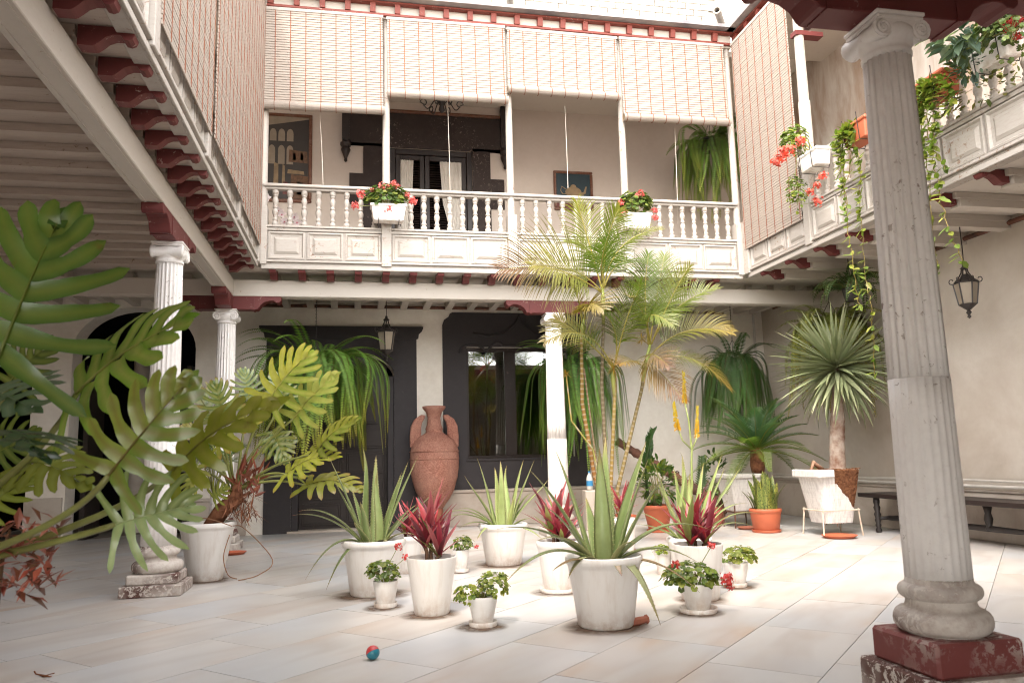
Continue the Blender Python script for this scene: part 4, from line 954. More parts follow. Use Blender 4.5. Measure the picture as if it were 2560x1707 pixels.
# lanterns
def lantern(label, p, H, group='iron lanterns'):
    t = thing('lantern', label, 'lantern', p, group); k = H/.62      # p = bottom tip
    b = MB(); b.lathe([(.004, 0), (.022, .02), (.012, .04), (.03, .07), (.014, .09), (.05, .12), (.085, .15), (.09, .16)], 8); b.build('finial', 'iron', t, smooth=True, sharp=.6)
    def hx(r, z, i): a = PI/3*i+.3; return V((r*math.cos(a), r*math.sin(a), z))
    for i in range(6):
        MB().tube([hx(.088, .155, i), hx(.125, .40, i)], .008, 5).build('bar', 'iron', t)
        b = MB(); b.quad(hx(.086, .165, i), hx(.086, .165, i+1), hx(.121, .395, i+1), hx(.121, .395, i)); b.build('pane', 'lamp_glass', t)
        c = hx(.14, .40, i); d = V((c.x, c.y, 0)).normalized(); MB().tube([hx(.125, .40, i)]+[c+d*(.022*math.sin(q*.7))+UP*(.028*(1-math.cos(q*.7))) for q in range(7)], .006, 4).build('scroll', 'iron', t)
        MB().tube([hx(.115, .41, i), hx(.07, .455, i), hx(.035, .52, i), hx(.028, .56, i)], .007, 4).build('crown_rib', 'iron', t)
    b = MB(); b.lathe([(.13, .395), (.135, .405), (.125, .415), (.06, .46), (.035, .50)], 6, cap=False); b.build('hood', 'iron', t)
    b = MB(); b.lathe([(.03, .555), (.045, .57), (.02, .59), (.015, .62)], 8); b.build('collar', 'iron', t, smooth=True)
    t.scale = (k, k, k)
    b = MB(); b.tube([(0, 0, .61), (0.004, 0, .8), (0, 0, (CZ-p[2])/k)], .006, 4); b.build('chain', 'iron', t)
    return t
A = at(966, 905, Y=11.2); lantern('iron lantern hanging over the dark door', (A.x, 11.2, A.z), at(966, 790, Y=11.2).z-A.z)
A = at(2424, 796, X=6.2); lantern('iron lantern hanging at the far right near the plain wall', (6.2, A.y, A.z), at(2424, 655, X=6.2).z-A.z)
# ball, brick, twig, bottle
f = at(932, 1648, Z=0); t = thing('ball', 'small rubber ball, half red and half teal, alone on the floor', 'ball', (f.x, f.y, .036))
for nm, mt, s in (('red_half', 'red_ball', 1), ('teal_half', 'blue_ball', -1)):
    prof = [(.036*math.cos(a), .036*math.sin(a)) for a in [PI/2*i/10 for i in range(11)]]; b = MB(); b.lathe(prof, 28, cap=True, ax=(-.35*s, .5*s, .8*s)); b.build(nm, mt, t, smooth=True, sharp=1.2)
f = at(1598, 1562, Z=0); b = MB(); b.lathe([(.016, -.06), (.026, -.055), (.026, .0), (.022, .05), (.03, .06)], 7, ax=(.9, .3, .05)); o = b.build('brick_shard', 'terracotta_old'); o.location = (f.x, f.y, .026); tag(o, 'broken reddish clay shard beside the largest pot', 'shard')
f = at(118, 1690, Z=0); b = MB(); b.tube([(-.06, .02, .012), (-.02, .0, .006), (.0, -.02, .008), (.03, -.03, .005)], [.003, .006, .005, .002], 5); b.tube([(-.06, .02, .012), (-.075, .04, .02)], .004, 5); b.tube([(-.01, -.01, .007), (.03, .01, .012)], .003, 4); o = b.build('twig', 'leaf_dry'); o.location = (f.x, f.y, 0); tag(o, 'small dry twig at the lower left corner', 'twig')
A = at(1474, 1205, Y=10.6); t = thing('water_bottle', 'clear plastic bottle behind the white column', 'bottle', (A.x, 10.6, .545)); t.scale = (.8, .8, .8)
MB().lathe([(.05, 0), (.055, .02), (.055, .18), (.045, .23), (.02, .28), (.02, .3)], 16).build('body', 'pipe_white', t, smooth=True); MB().lathe([(.0565, .07), (.0565, .16)], 16, cap=False).build('wrapper', 'label_blue', t); MB().lathe([(.021, .29), (.023, .32)], 10).build('cap', 'label_blue', t)
b = MB(); b.box(-.09, .09, -.09, .09, 0, .543); o = b.build('stone_block', 'stone_dado', bevel=.01); o.location = (A.x, 10.6, 0); tag(o, 'small stone pedestal under the plastic bottle behind the palm', 'block')

# ================================================================== PLANTS
def jit(c, a=.15):
    k = 1+rnd(-a, a); return (c[0]*k*(1+rnd(-a, a)*.4), c[1]*k, c[2]*k*(1+rnd(-a, a)*.4))
# ---- aloes: every leaf a fleshy spined blade
def aloe_leaf(t, o, P0, P2, arch, w_, col, tipc, out, nm='leaf', spines=True, kink=None):
    L = (P2-P0).length; P1 = (P0+P2)/2+V((0, 0, arch*L))
    if kink is not None: P1 = P0+V(kink)
    n = 15; pts = bez(P0, P1, P2, n)
    if kink is None and arch < .12:        # upright leaf: rises steeply, then its tip curls outward
        dz = max(.3, (P2-P0).normalized().z); pts = bez3(P0, P0+(UP*.75+out*(1.15-dz)).normalized()*(L*.40), P2-(out*(.30+.5*(1-dz))+UP*dz*.8).normalized()*(L*.32), P2, n)
    wd = [w_*(.95+.12*min(1, u*6)) * max(.012, (1-u**1.7))**.95 for u in [i/n for i in range(n+1)]]
    th = [max(.0015, x*.20) for x in wd]
    tan = (pts[1]-pts[0]).normalized(); hint = (UP*.6-out*.9)
    def cf(u, sx):
        c = mix3(col, mix3(col, (.42, .42, .22), .5), min(1, abs(sx)**3*.8)); c = mix3(c, (c[0]*1.15, c[1]*1.12, c[2]*1.05), math.sin(u*9+sx)*.25+.25)
        return mix3(c, tipc, max(0, (u-.72)/.28)**1.5)
    b = MB(); b.blade([p-o for p in pts], wd, hint, col=cf, thick=th)
    if spines:
        # marginal teeth
        Nn = V(hint); k = 0
        for i in range(1, n):
            tg = (pts[i+1]-pts[i-1]).normalized(); Nn = (Nn-tg*Nn.dot(tg)).normalized(); S = tg.cross(Nn)
            for q in (0, .5):
                if i == n-1 and q: continue
                c = pts[i].lerp(pts[i+1], q)-o; hw = lerp(wd[i], wd[i+1], q)/2
                for s in (-1, 1):
                    e = c+S*(s*hw*.98)+Nn*(th[i]*.25); sp = .0075; i0 = len(b.v); cc = (.5, .46, .22)
                    b.vert(e-tg*sp*.5, cc); b.vert(e+tg*sp*.5, cc); b.vert(e+S*(s*sp)+tg*sp*.5, cc); b.vert(e-Nn*.003, cc)
                    b.f += [(i0, i0+1, i0+2), (i0+1, i0+3, i0+2), (i0+3, i0, i0+2)]
    return b.build(nm, 'flesh_leaf', t, smooth=True)
def aloe(key, label, zf, base, leaves, col, scale=1., fr=.03):
    o, R, h = POTS[key]; t = thing('aloe', label, 'aloe', o); bw = at(*zf(*base), Y=o.y)
    for L in leaves:
        px, py, dy, arch, w_ = L[:5]; opt = L[5] if len(L) > 5 else {}
        tip = at(*zf(px, py), Y=o.y+dy); out = V((tip.x-o.x, tip.y-o.y, 0)); 
        if out.length < .02: out = V((0, -.05, 0))
        on = out.normalized(); P0 = o+on*min(R*.45, .07)+V((0, 0, .0)); c = jit(opt.get('col', col), .10)
        aloe_leaf(t, o, P0, tip, arch, w_*scale, c, opt.get('tip', (.30, .20, .07)), on, kink=opt.get('kink'))
    return t
GA = (.20, .265, .10); GL = (.27, .34, .125); GB = (.30, .17, .09); GP = (.33, .34, .17)
aloe('A3', 'biggest aloe with wide arching leaves, in the largest front pot', Z3, (670, 735), [
 (355, 30, .12, .06, .10), (690, -40, .16, .0, .10), (650, 30, -.08, -.02, .112), (955, -12, .10, .02, .11), (965, 112, -.10, .03, .115), (1095, 190, -.16, .14, .10), (190, 172, -.02, .13, .075),
 (275, 402, .06, .22, .07), (-20, 562, -.18, .24, .065), (40, 905, -.30, .36, .065), (345, 832, -.28, .20, .055, dict(col=GB)), (1295, 780, -.22, .34, .065), (1050, 1190, -.42, .52, .085, dict(col=GP)), (1305, 975, -.34, .30, .05, dict(col=GB)),
 (795, 868, -.30, .42, .085, dict(col=(.42, .33, .24), tip=(.3, .13, .07))), (1385, 572, .05, .34, .065), (445, 885, -.2, .52, .06, dict(col=GP)), (735, 300, .2, .0, .09), (560, 350, .2, .02, .085), (880, 650, -.2, .4, .06, dict(col=GP)), (240, 640, -.25, .3, .06, dict(col=GP)),
], GA)
aloe('A1', 'aloe with long drooping tips in the left white pot', ZG, (590, 668), [
 (540, 28, .08, .0, .085), (628, 80, .12, -.01, .08), (637, 183, -.04, -.02, .085), (318, 85, .05, .06, .075), (345, 225, -.08, .05, .075), (900, 85, .08, .06, .075), (838, 120, .14, .08, .07), (795, 190, .18, .10, .06), (1022, 298, -.06, .10, .08), (890, 402, .16, .15, .06),
 (120, 445, .05, .34, .06, dict(tip=(.42, .13, .07))), (82, 472, -.10, .28, .06, dict(tip=(.42, .13, .07))), (165, 892, -.18, .55, .055), (300, 962, -.28, .50, .05, dict(col=(.11, .16, .06))), (485, 515, -.18, .02, .06), (525, 385, -.14, .0, .075), (882, 600, -.14, .32, .05, dict(col=GP)), (700, 640, -.2, .3, .06, dict(col=GP)), (470, 300, .15, .02, .07),
], GA)
aloe('A2', 'pale green aloe in front of the window', ZC, (590, 1482), [
 (430, 1105, .05, .05, .085), (362, 1207, -.05, .04, .08), (452, 1175, .10, .03, .08), (530, 1160, .16, .0, .075), (563, 1125, .1, .0, .08), (597, 1150, -.05, .0, .085), (692, 1118, .08, .03, .08), (752, 1120, .0, .05, .08), (835, 1220, .08, .10, .065), (745, 1300, .10, .30, .055), (222, 1430, -.05, .35, .055), (240, 1450, -.12, .30, .055), (330, 1390, .1, .3, .055), (430, 1565, -.22, .42, .06), (742, 1445, -.12, .22, .06), (800, 1565, -.3, .25, .06), (330, 1500, -.1, .3, .05), (640, 1330, -.1, .02, .09, dict(col=(.30, .36, .10)))
], GL)
aloe('A4', 'aloe with yellow flower spikes behind the red leaved plant at the right', Z3, (1240, 560), [
 (985, 100, .05, .08, .075), (1190, 78, .10, .02, .08), (1180, 62, .0, .0, .075), (1452, 68, .05, .03, .085), (1472, 150, .0, .04, .075), (1568, 155, .08, .08, .075), (1700, 462, -.05, .30, .05), (1655, 545, -.12, .34, .05), (1620, 395, .1, .30, .05), (870, 445, .0, .22, .055), (885, 530, -.1, .16, .055), (1485, 375, -.1, .20, .06), (1130, 155, .14, .04, .07), (1010, 210, -.08, .04, .075), (1080, 370, -.1, .1, .07), (1330, 130, .15, .0, .07), (1240, 200, -.1, .0, .085)
], GL)
# aloe flower stalks
o = POTS['A4'][0]; fs_ = thing('aloe_flower', 'branched stalk with three yellow flower spikes above the right aloe', 'flower', o)
P = lambda x, y: at(*ZD(x, y), Y=o.y+.05)-o
J1, J2 = P(402, 1060), P(400, 1130)
MB().tube([V((0, .05, 0)), P(404, 1250), J2, J1, P(385, 900), P(362, 790)], [.012, .011, .010, .009, .007, .006], 6, c=(.30, .36, .12)).build('stalk', 'flesh_leaf', fs_, smooth=True)
MB().tube([J1, P(350, 1010), P(325, 940)], [.008, .007, .006], 6, c=(.34, .38, .14)).build('branch', 'flesh_leaf', fs_, smooth=True)
MB().tube([J1, P(425, 1010), P(432, 970)], [.008, .007, .006], 6, c=(.34, .38, .14)).build('branch', 'flesh_leaf', fs_, smooth=True)
for (x0, y0, x1, y1, w_) in ((362, 795, 356, 630, 34), (322, 945, 300, 800, 40), (430, 985, 434, 828, 34)):
    A, B_ = P(x0, y0), P(x1, y1); b = MB(); ax = (B_-A); R_ = w_*.44643/2/sc_at(o)
    for i in range(150):
        u = rnd(0, 1); a = rnd(0, 2*PI); r = R_*(1-u*.75)*(.9+.3*rnd(0, 1)); c = A+ax*u; d = V((math.cos(a), math.sin(a), 0)); e = c+d*r+UP*(-.02+.045*u)
        cc = mix3((.60, .36, .015), (.55, .47, .03), u); nn = d.cross(UP); b.blade([c, (c+e)/2+d*.004, e], [.006, .012, .004], nn, .3, cc)
    b.tube([A, B_], .005, 5, c=(.5, .45, .1)); q = b.build('flower_spike', 'petal', fs_); q['kind'] = 'stuff'

# ---- red strap leaved plants
def strap_mesh(kind):
    L, n = 1., 8; b = MB(); lean = rnd(.15, .55); pts = [V((lean*u**1.6*.7, 0, u*(1-.10*u*lean))) for u in [i/n for i in range(n+1)]]
    wd = [.02+.115*math.sin(PI*min(1, (.12+u*.86)))**.8*(1 if u < .55 else (1-((u-.55)/.45)**2)*.96+.04) for u in [i/n for i in range(n+1)]]
    base = {'red': (.23, .018, .048), 'dark': (.12, .013, .038), 'pink': (.40, .10, .13), 'green': (.22, .25, .08), 'bright': (.36, .03, .055)}[kind]
    def cf(u, sx): return mix3(base, (min(1, base[0]*1.5), base[1]*2+.02, base[2]*1.6+.01), abs(sx)*.5+.25*u)
    b.blade(pts, wd, (-1, 0, .2), .38, cf); return b.mesh('leaf', 'red_leaf', True)
STRAPS = [(k, strap_mesh(k)) for k in ('red', 'red', 'dark', 'dark', 'pink', 'bright', 'green', 'red', 'bright', 'pink')]
def strap_plant(key, label, stems, n, hmin, hmax, seed=1, spread=.9):
    random.seed(seed); o, R, h = POTS[key]; t = thing('red_leaf_plant', label, 'plant', o)
    for s, (sx, sy, sh) in enumerate(stems):
        b = MB(); top = V((sx, sy, sh)); b.tube([V((sx*.6, sy*.6, -.02)), top*.6, top], [.014, .013, .012], 6, c=(.13, .07, .05)); b.build('stem', 'bark', t)
        for i in range(n):
            a = i*2.399+rnd(-.3, .3); u = i/n; el = lerp(.12, 1.0, u**.8)*spread; sc = lerp(hmax, hmin, u)*rnd(.8, 1.1); k, me = random.choice(STRAPS)
            M4 = Matrix.Translation(top*(1-.35*u)) @ Matrix.Rotation(a, 4, 'Z') @ Matrix.Rotation(el, 4, 'Y') @ Matrix.Diagonal((sc, sc*rnd(.85, 1.25), sc, 1))
            put('leaf', me, t, M4)
strap_plant('C1', 'crimson strap leaved plant in the tall pot right of the left aloe', [(-.05, .02, .12), (.06, -.03, .05), (.0, .06, .14)], 15, .18, .42, 11)
strap_plant('C2', 'dark red strap leaved plant half hidden behind the left aloe', [(.0, .0, .05), (.1, 0, .04)], 14, .2, .36, 12)
strap_plant('C3', 'purple red strap leaved plant just left of the big front aloe', [(-.05, 0, .10), (.05, -.04, .03), (.02, .06, .12)], 16, .2, .42, 13)
strap_plant('C4', 'bright red strap leaved plant in the tall right pot', [(-.07, .0, .04), (.07, -.02, .05), (.0, .06, .08)], 17, .2, .40, 14)
strap_plant('C5', 'red strap leaved plant peeping between the leaves of the big aloe', [(0, 0, .1)], 16, .2, .42, 15)

# ---- geraniums
def round_leaf(b, c, nrm, r, col):
    nrm = nrm.normalized(); u = nrm.orthogonal().normalized(); u = Matrix.Rotation(rnd(0, 6.28), 3, nrm) @ u; v = nrm.cross(u); i0 = b.vert(c, mix3(col, (.05, .08, .02), .4)); k = 11
    for i in range(k):
        a = 2*PI*(i/(k-1))*.93; rr = r*(1 if i % 2 else .86); z = .22*r*(1 if i % 2 else .6)
        b.vert(c+u*(rr*math.cos(a))+v*(rr*math.sin(a))+nrm*z, mix3(col, (col[0]*1.3, col[1]*1.15, col[2]), .5))
    for i in range(k-1): b.f.append((i0, i0+1+i, i0+2+i))
def flower_head(t, c, r, col, nm='flower_head'):
    b = MB()
    for i in range(40):
        d = V((rnd(-1, 1), rnd(-1, 1), rnd(-.8, 1))).normalized(); p = d*r*rnd(.45, 1.2); round_petal(b, p, (d+V((rnd(-.5, .5), rnd(-.5, .5), rnd(-.3, .5)))).normalized(), r*rnd(.26, .4), jit(mix3(col, (.8, .3, .3), rnd(0, .35)), .2))
    o = b.build(nm, 'petal', t); o.location = c; return o
def round_petal(b, c, nrm, r, col):
    u = nrm.orthogonal().normalized(); u = Matrix.Rotation(rnd(0, 6.28), 3, nrm) @ u; v = nrm.cross(u); i0 = b.vert(c, col)
    for i in range(6): a = PI*2*i/5; b.vert(c+u*(r*math.cos(a)*.8)+v*(r*math.sin(a))+nrm*r*.25*math.cos(i*2.1), col)
    for i in range(5): b.f.append((i0, i0+1+i, i0+2+i))
def geranium(label, o, rx, rz, n, col, flowers=(), leafr=.03, seed=2, fcol=(.62, .03, .035), off=(0, 0, 0), ry=None, name='geranium', stems=7, lumps=None):
    random.seed(seed); t = thing(name, label, 'flower', o); b = MB(); off = V(off); ry = ry or rx; n = int(n*1.9); leafr = leafr*.72
    for i in range(n):
        lo, lk = random.choice(lumps) if lumps else ((0, 0, 0), 1)
        d = V((rnd(-1, 1), rnd(-1, 1), rnd(-.35, 1))).normalized(); q = rnd(.5, 1.)**.5
        p = off+V(lo)+V((d.x*rx*q, d.y*ry*q, rz*.45+d.z*rz*.6*q))*lk; round_leaf(b, p, (d+UP*.9+V((rnd(-.4, .4), rnd(-.6, .1), 0))), leafr*rnd(.6, 1.25), jit(random.choice(col), .25))
    f_ = b.build('foliage', 'leaf', t); f_['kind'] = 'stuff'
    for i in range(stems):
        a = 2*PI*i/stems+rnd(-.3, .3); e = off+V((rx*.6*math.cos(a), ry*.6*math.sin(a), rz*rnd(.35, .8))); MB().tube([V((0, 0, -.01)), e*.5+V((0, 0, .02)), e], [.006, .005, .004], 5, c=(.20, .18, .07)).build('stem', 'bark', t)
    for fx, fy, fz, r in flowers:
        c = V((fx, fy, fz)); flower_head(t, c, r, fcol); MB().tube([off*.5, (c+off)*.5+V((0, 0, .02)), c], .003, 4, c=(.2, .22, .08)).build('flower_stalk', 'bark', t)
    return t
GG = [(.16, .22, .03), (.11, .17, .035), (.22, .27, .045), (.08, .13, .03)]; GY = [(.26, .31, .04), (.18, .25, .04), (.30, .33, .06)]
geranium('leggy geranium in front of the left aloe pot, with one red bloom', POTS['G1'][0], .125, .15, 60, GG, [(.09, .02, .27, .028), (.15, .02, .19, .026)], .030, 21, off=(-.02, 0, .03))
geranium('two lobed geranium without flowers, nearest the viewer', POTS['G2'][0], .10, .135, 150, GG+GY, [], .023, 22, lumps=[((-.10, 0, .0), .85), ((.06, 0, .02), 1.1), ((.07, 0, .03), 1.1)])
geranium('bushy geranium with a large red bloom at the right', POTS['G3'][0], .19, .17, 150, GG, [(.17, -.10, .07, .045), (.19, -.08, .02, .03), (-.16, -.04, .17, .028), (.13, .02, .27, .028)], .030, 24, off=(-.05, 0, .0))
geranium('light green geranium in the sunlit pot at the right', POTS['G4'][0], .14, .14, 90, GY, [], .030, 25, off=(.03, 0, .02))
geranium('small geranium between the left aloe and the window aloe', POTS['G5'][0], .11, .13, 55, GG, [(.15, 0, .06, .02)], .026, 26, off=(.02, 0, .03))
geranium('low pale geranium beside the big front aloe', POTS['G6'][0], .10, .09, 50, GY, [], .022, 27)

# ---- ferns
def fern_frond(L, el, turn, n, wmax, c0, c1, ctip, sag=0., ragged=.0, end=-1.52):
    """frond in the local XZ plane: leaves the crown at el, turns over within the first part of its length and hangs"""
    b = MB(); pts = [V((0, 0, 0))]; ds = L/n; wob = rnd(0, 6)
    for i in range(n):
        u = i/n; q = min(1, u/turn); q = q*q*(3-2*q); a = lerp(el, end, q); pts.append(pts[-1]+V((math.cos(a)*ds, .003*math.sin(wob+u*5), math.sin(a)*ds)))
    b.tube(pts[::3], [.0035*(1-.8*i/(len(pts)/3)) for i in range(len(pts[::3]))], 4, c=(.14, .10, .03), cap=False)
    for i in range(3, n+1):
        u = i/n; t = (pts[i]-pts[i-1]).normalized(); S = V((0, 1, 0)); Nn = S.cross(t)*-1
        w_ = wmax*min(1, .35+u*3.2)*(1-max(0, (u-.45)/.55)**1.8*.86); col = mix3(mix3(c0, c1, u), ctip, max(0, (u-.6)/.4)**1.5)
        for s in (-1, 1):
            if ragged and rnd(0, 1) < ragged*u: continue
            r = pts[i]; d = (S*s*.95+t*.28+V((0, 0, -.10))-Nn*.12).normalized(); e = r+d*w_*rnd(.88, 1.05); pw = ds*.44; m_ = r+d*(w_*.42)
            cc = jit(col, .2); i0 = len(b.v); up_ = Nn*.003
            b.vert(r, cc); b.vert(m_-t*pw+up_, cc); b.vert(e, mix3(cc, (cc[0]*1.2, cc[1]*1.1, cc[2]), .5)); b.vert(m_+t*pw+up_, cc); b.f.append((i0, i0+1, i0+2, i0+3))
    return b.mesh('frond', 'fern_leaf')
def fern(label, p, nfr, lens, wmax, c0, c1, ctip, seed, els=(.1, 1.2), turn=(.3, .6), chain=None, potmat='iron', nmesh=12, bias=None, pot_r=.12, ragged=0., squash=1., arching=.2, sp=.031):
    random.seed(seed); t = thing('hanging_fern', label, 'fern', p)
    b = MB(); b.lathe([(pot_r*.7, -.16), (pot_r, -.02), (pot_r*1.05, 0), (pot_r*.95, -.01)], 20); b.build('basket', potmat, t, smooth=True)
    meshes = []
    for k in range(nmesh):
        L = lerp(lens[0], lens[1], k/(nmesh-1)); meshes.append(fern_frond(L, rnd(*els), rnd(*turn), int(L/sp), wmax*rnd(.85, 1.15), jit(c0, .2), jit(c1, .2), ctip, 0., ragged))
    arch = [fern_frond(lens[0]*rnd(.7, 1.), rnd(.4, 1.1), 1.5, int(lens[0]/sp), wmax, jit(c0, .15), jit(c1, .2), c1, 0., 0, -1.2) for k in range(4)]
    for i in range(nfr):
        a = i*2.39996+rnd(-.3, .3); me = random.choice(arch) if rnd(0, 1) < arching else random.choice(meshes); s = rnd(.82, 1.1)
        if bias: s *= bias(a)
        put('frond', me, t, Matrix.Scale(squash, 4, (0, 1, 0)) @ Matrix.Translation((math.cos(a)*pot_r*.5, math.sin(a)*pot_r*.5, rnd(-.05, .04))) @ Matrix.Rotation(a, 4, 'Z') @ Matrix.Rotation(rnd(-.25, .25), 4, 'X') @ Matrix.Scale(s, 4))
    if chain:
        b = MB()
        for k in range(3): aa = 2*PI*k/3; b.tube([(pot_r*math.cos(aa), pot_r*math.sin(aa), 0), (0, 0, .32)], .004, 4)
        z = .32
        while z < chain: b.tube([(.008*math.cos(q), 0, z+.018+.018*math.sin(q)) for q in [2*PI*i/8 for i in range(9)]], .003, 4); b.tube([(0, .008*math.cos(q), z+.042+.018*math.sin(q)) for q in [2*PI*i/8 for i in range(9)]], .003, 4); z += .05
        b.build('chain', 'iron', t)
    return t
p = at(*ZB(805, 600), Y=10.95); fern('large bright green fern hanging before the dark door', p, 120, (1.2, 1.9), .10, (.085, .185, .03), (.145, .26, .04), (.30, .26, .03), 31, els=(-.2, .9), turn=(.4, .85), chain=CZ-p.z, pot_r=.22, arching=.16)
p = at(*ZC(985, 590), Y=11.15); fern('dark green fern hanging behind the column by the window', p, 90, (1.15, 1.9), .085, (.06, .15, .03), (.11, .22, .04), (.19, .28, .05), 32, els=(-.6, .7), turn=(.25, .55), chain=CZ-p.z, pot_r=.2, squash=.8, arching=.08)
p = at(*ZD(635, 560), Y=11.15); fern('dark fern in a hanging basket above the cycad', p, 90, (1.0, 1.6), .085, (.035, .09, .025), (.06, .13, .03), (.08, .15, .035), 33, els=(-.5, .8), turn=(.3, .6), chain=CZ-p.z, potmat='pot_white', pot_r=.18, arching=.1)
p = at(*ZD(1180, 360), X=6.4); fern('yellowish fern spilling down behind the yucca', p, 100, (1.0, 1.75), .09, (.22, .27, .06), (.34, .33, .075), (.42, .32, .065), 34, els=(-.3, 1.0), turn=(.4, .8), chain=CZ-p.z, pot_r=.2, bias=lambda a: 1-.25*max(0, -math.cos(a)), arching=.2)
p = at(*ZD(1290, 160), X=6.0); fern('dark fern high under the right balcony', p, 40, (.5, .8), .075, (.035, .07, .022), (.06, .105, .03), (.07, .12, .03), 35, els=(.2, 1.3), turn=(.8, 1.2), chain=.34, pot_r=.10, arching=.6)
p = at(*ZU3(1180, 790), Y=10.9); fern('fern hanging in the corner of the upper gallery', p, 80, (.9, 1.5), .085, (.07, .155, .028), (.15, .25, .045), (.27, .27, .045), 36, els=(-.5, .9), turn=(.3, .7), chain=ZROOF-.1-p.z, pot_r=.2, arching=.15)

# ---- yucca
random.seed(41); crown = at(*ZD(1215, 610), Y=YUC.y); t = thing('yucca', 'spiky grey green yucca with a bare trunk in the broken planter', 'yucca', (YUC.x, YUC.y, zt))
c = crown-V((YUC.x, YUC.y, zt)); tr = at(*ZD(1218, 860), Y=YUC.y)-V((YUC.x, YUC.y, zt)); mid = at(*ZD(1215, 1010), Y=YUC.y)-V((YUC.x, YUC.y, zt)); fo = at(*ZD(1215, 1150), Y=YUC.y)-V((YUC.x, YUC.y, zt))
pts, rd = [], []
for i in range(17):
    u = i/16; q = (V((fo.x, 0, -.05)).lerp(mid, min(1, u*2)) if u < .5 else mid.lerp(tr, (u-.5)*2)); pts.append(q); rd.append(lerp(.100, .082, u)*(1.35 if i == 0 else 1.12 if i == 1 else 1)*(1+.05*math.sin(i*2.3)))
for u in (.5, 1.0): pts.append(tr.lerp(c, u)); rd.append(.06)
MB().tube(pts, rd, 14, c=lambda u: mix3((.44, .38, .32), (.24, .13, .09), .35+.35*math.sin(u*40)*math.sin(u*17) if u > .1 else .4)).build('trunk', 'yucca_bark', t, smooth=True)
MB().tube([V((-.06, 0, .02)), V((-.22, -.05, .12)), V((-.26, -.06, .02)), V((-.24, -.06, -.06))], [.03, .028, .024, .02], 8, c=(.34, .20, .14)).build('root', 'bark', t, smooth=True)
YM = []
for k in range(6):
    b = MB(); n = 7; bend = (.0, .06, .12, .22, .34, .5)[k]; pp = [V((u*math.cos(bend*u), 0, -bend*u*u*.6)) for u in [i/n for i in range(n+1)]]
    wd = [.055*(.75+.5*min(1, u*3))*(1-max(0, (u-.3)/.7)**1.4)+.002 for u in [i/n for i in range(n+1)]]
    gc = ((.27, .32, .17), (.33, .37, .21), (.22, .27, .14))[k % 3]
    b.blade(pp, wd, UP, .45, lambda u, sx: mix3(mix3((.38, .38, .22), gc, min(1, u*5)), (.32, .28, .15), max(0, (u-.85)/.15)*.7 + .25*abs(sx))); YM.append(b.mesh('leaf', 'flesh_leaf', True))
for i in range(230):
    u = (i+.5)/230; zz = lerp(.985, -.78, u**.9); a = i*2.39996+rnd(-.2, .2); el = math.asin(max(-1, min(1, zz))); L = rnd(.76, .93)*(1 if zz > -.3 else .95)
    k = min(5, int((1-zz)/2*5+rnd(0, 1.6)))
    put('leaf', YM[k], t, Matrix.Translation(c+V((0, 0, -.10*u+.05))) @ Matrix.Rotation(a, 4, 'Z') @ Matrix.Rotation(-el, 4, 'Y') @ Matrix.Rotation(rnd(-.6, .6), 4, 'X') @ Matrix.Scale(L, 4))

# ---- palms (cycad and cane palm): pinnate fronds
def pinnate(t, o, pts, nleaf, ll, wl, alpha, lift, droop, colf, hint=UP, rach=(.010, .003), start=.12, rc=(.30, .28, .08), mat='palm_leaf', seg=4, nm='frond', tipf=.45):
    pts = [V(p) for p in pts]; L = len(pts)-1; b = MB(); b.tube([p-o for p in pts], [lerp(rach[0], rach[1], i/L) for i in range(L+1)], 5, c=rc, cap=False); Nn = V(hint)
    for i in range(nleaf):
        u = lerp(start, .995, i/(nleaf-1)); q = u*L; k = min(L-1, int(q)); p = pts[k].lerp(pts[k+1], q-k)-o; tg = (pts[k+1]-pts[k]).normalized(); Nn = (V(hint)-tg*V(hint).dot(tg)); Nn = Nn.normalized() if Nn.length > 1e-4 else tg.orthogonal(); S = tg.cross(Nn)
        v = (u-start)/(1-start); le = ll*(.55+.45*math.sin(PI*min(1, v*1.1+.12)))*(1-max(0, v-.75)*4*(1-tipf)); al = lerp(alpha[0], alpha[1], v)
        for s in (-1, 1):
            aa = al+rnd(-.06, .06); d = tg*math.cos(aa)+S*(s*math.sin(aa))+Nn*(lift+rnd(-.05, .05)); d.normalize(); lp = [p]; dd = d.copy(); ds = le*rnd(.9, 1.08)/seg
            for j in range(seg): lp.append(lp[-1]+dd*ds); dd = (dd+V((0, 0, -droop*(j+1)/seg))).normalized()
            ws = [wl*(.5, 1., .9, .6, .1, .1, .1)[min(6, int(j*4/seg))] for j in range(seg+1)]
            b.blade(lp, ws, Nn, .25, lambda w_, sx, v=v: colf(v, w_))
    return b.build(nm, mat, t)
random.seed(51)
t = thing('cycad', 'dark green cycad with stiff feathery fronds in the cream planter', 'cycad', CYC); cc = at(*ZD(765, 1070), Y=CYC.y); cc = V((cc.x, CYC.y, cc.z))
MB().lathe([(.08, -.02), (.10, .1), (.09, cc.z-CYC.z-.02), (.05, cc.z-CYC.z+.04)], 14, o=(cc.x-CYC.x, 0, 0)).build('trunk', 'leaf_dry', t, smooth=True)
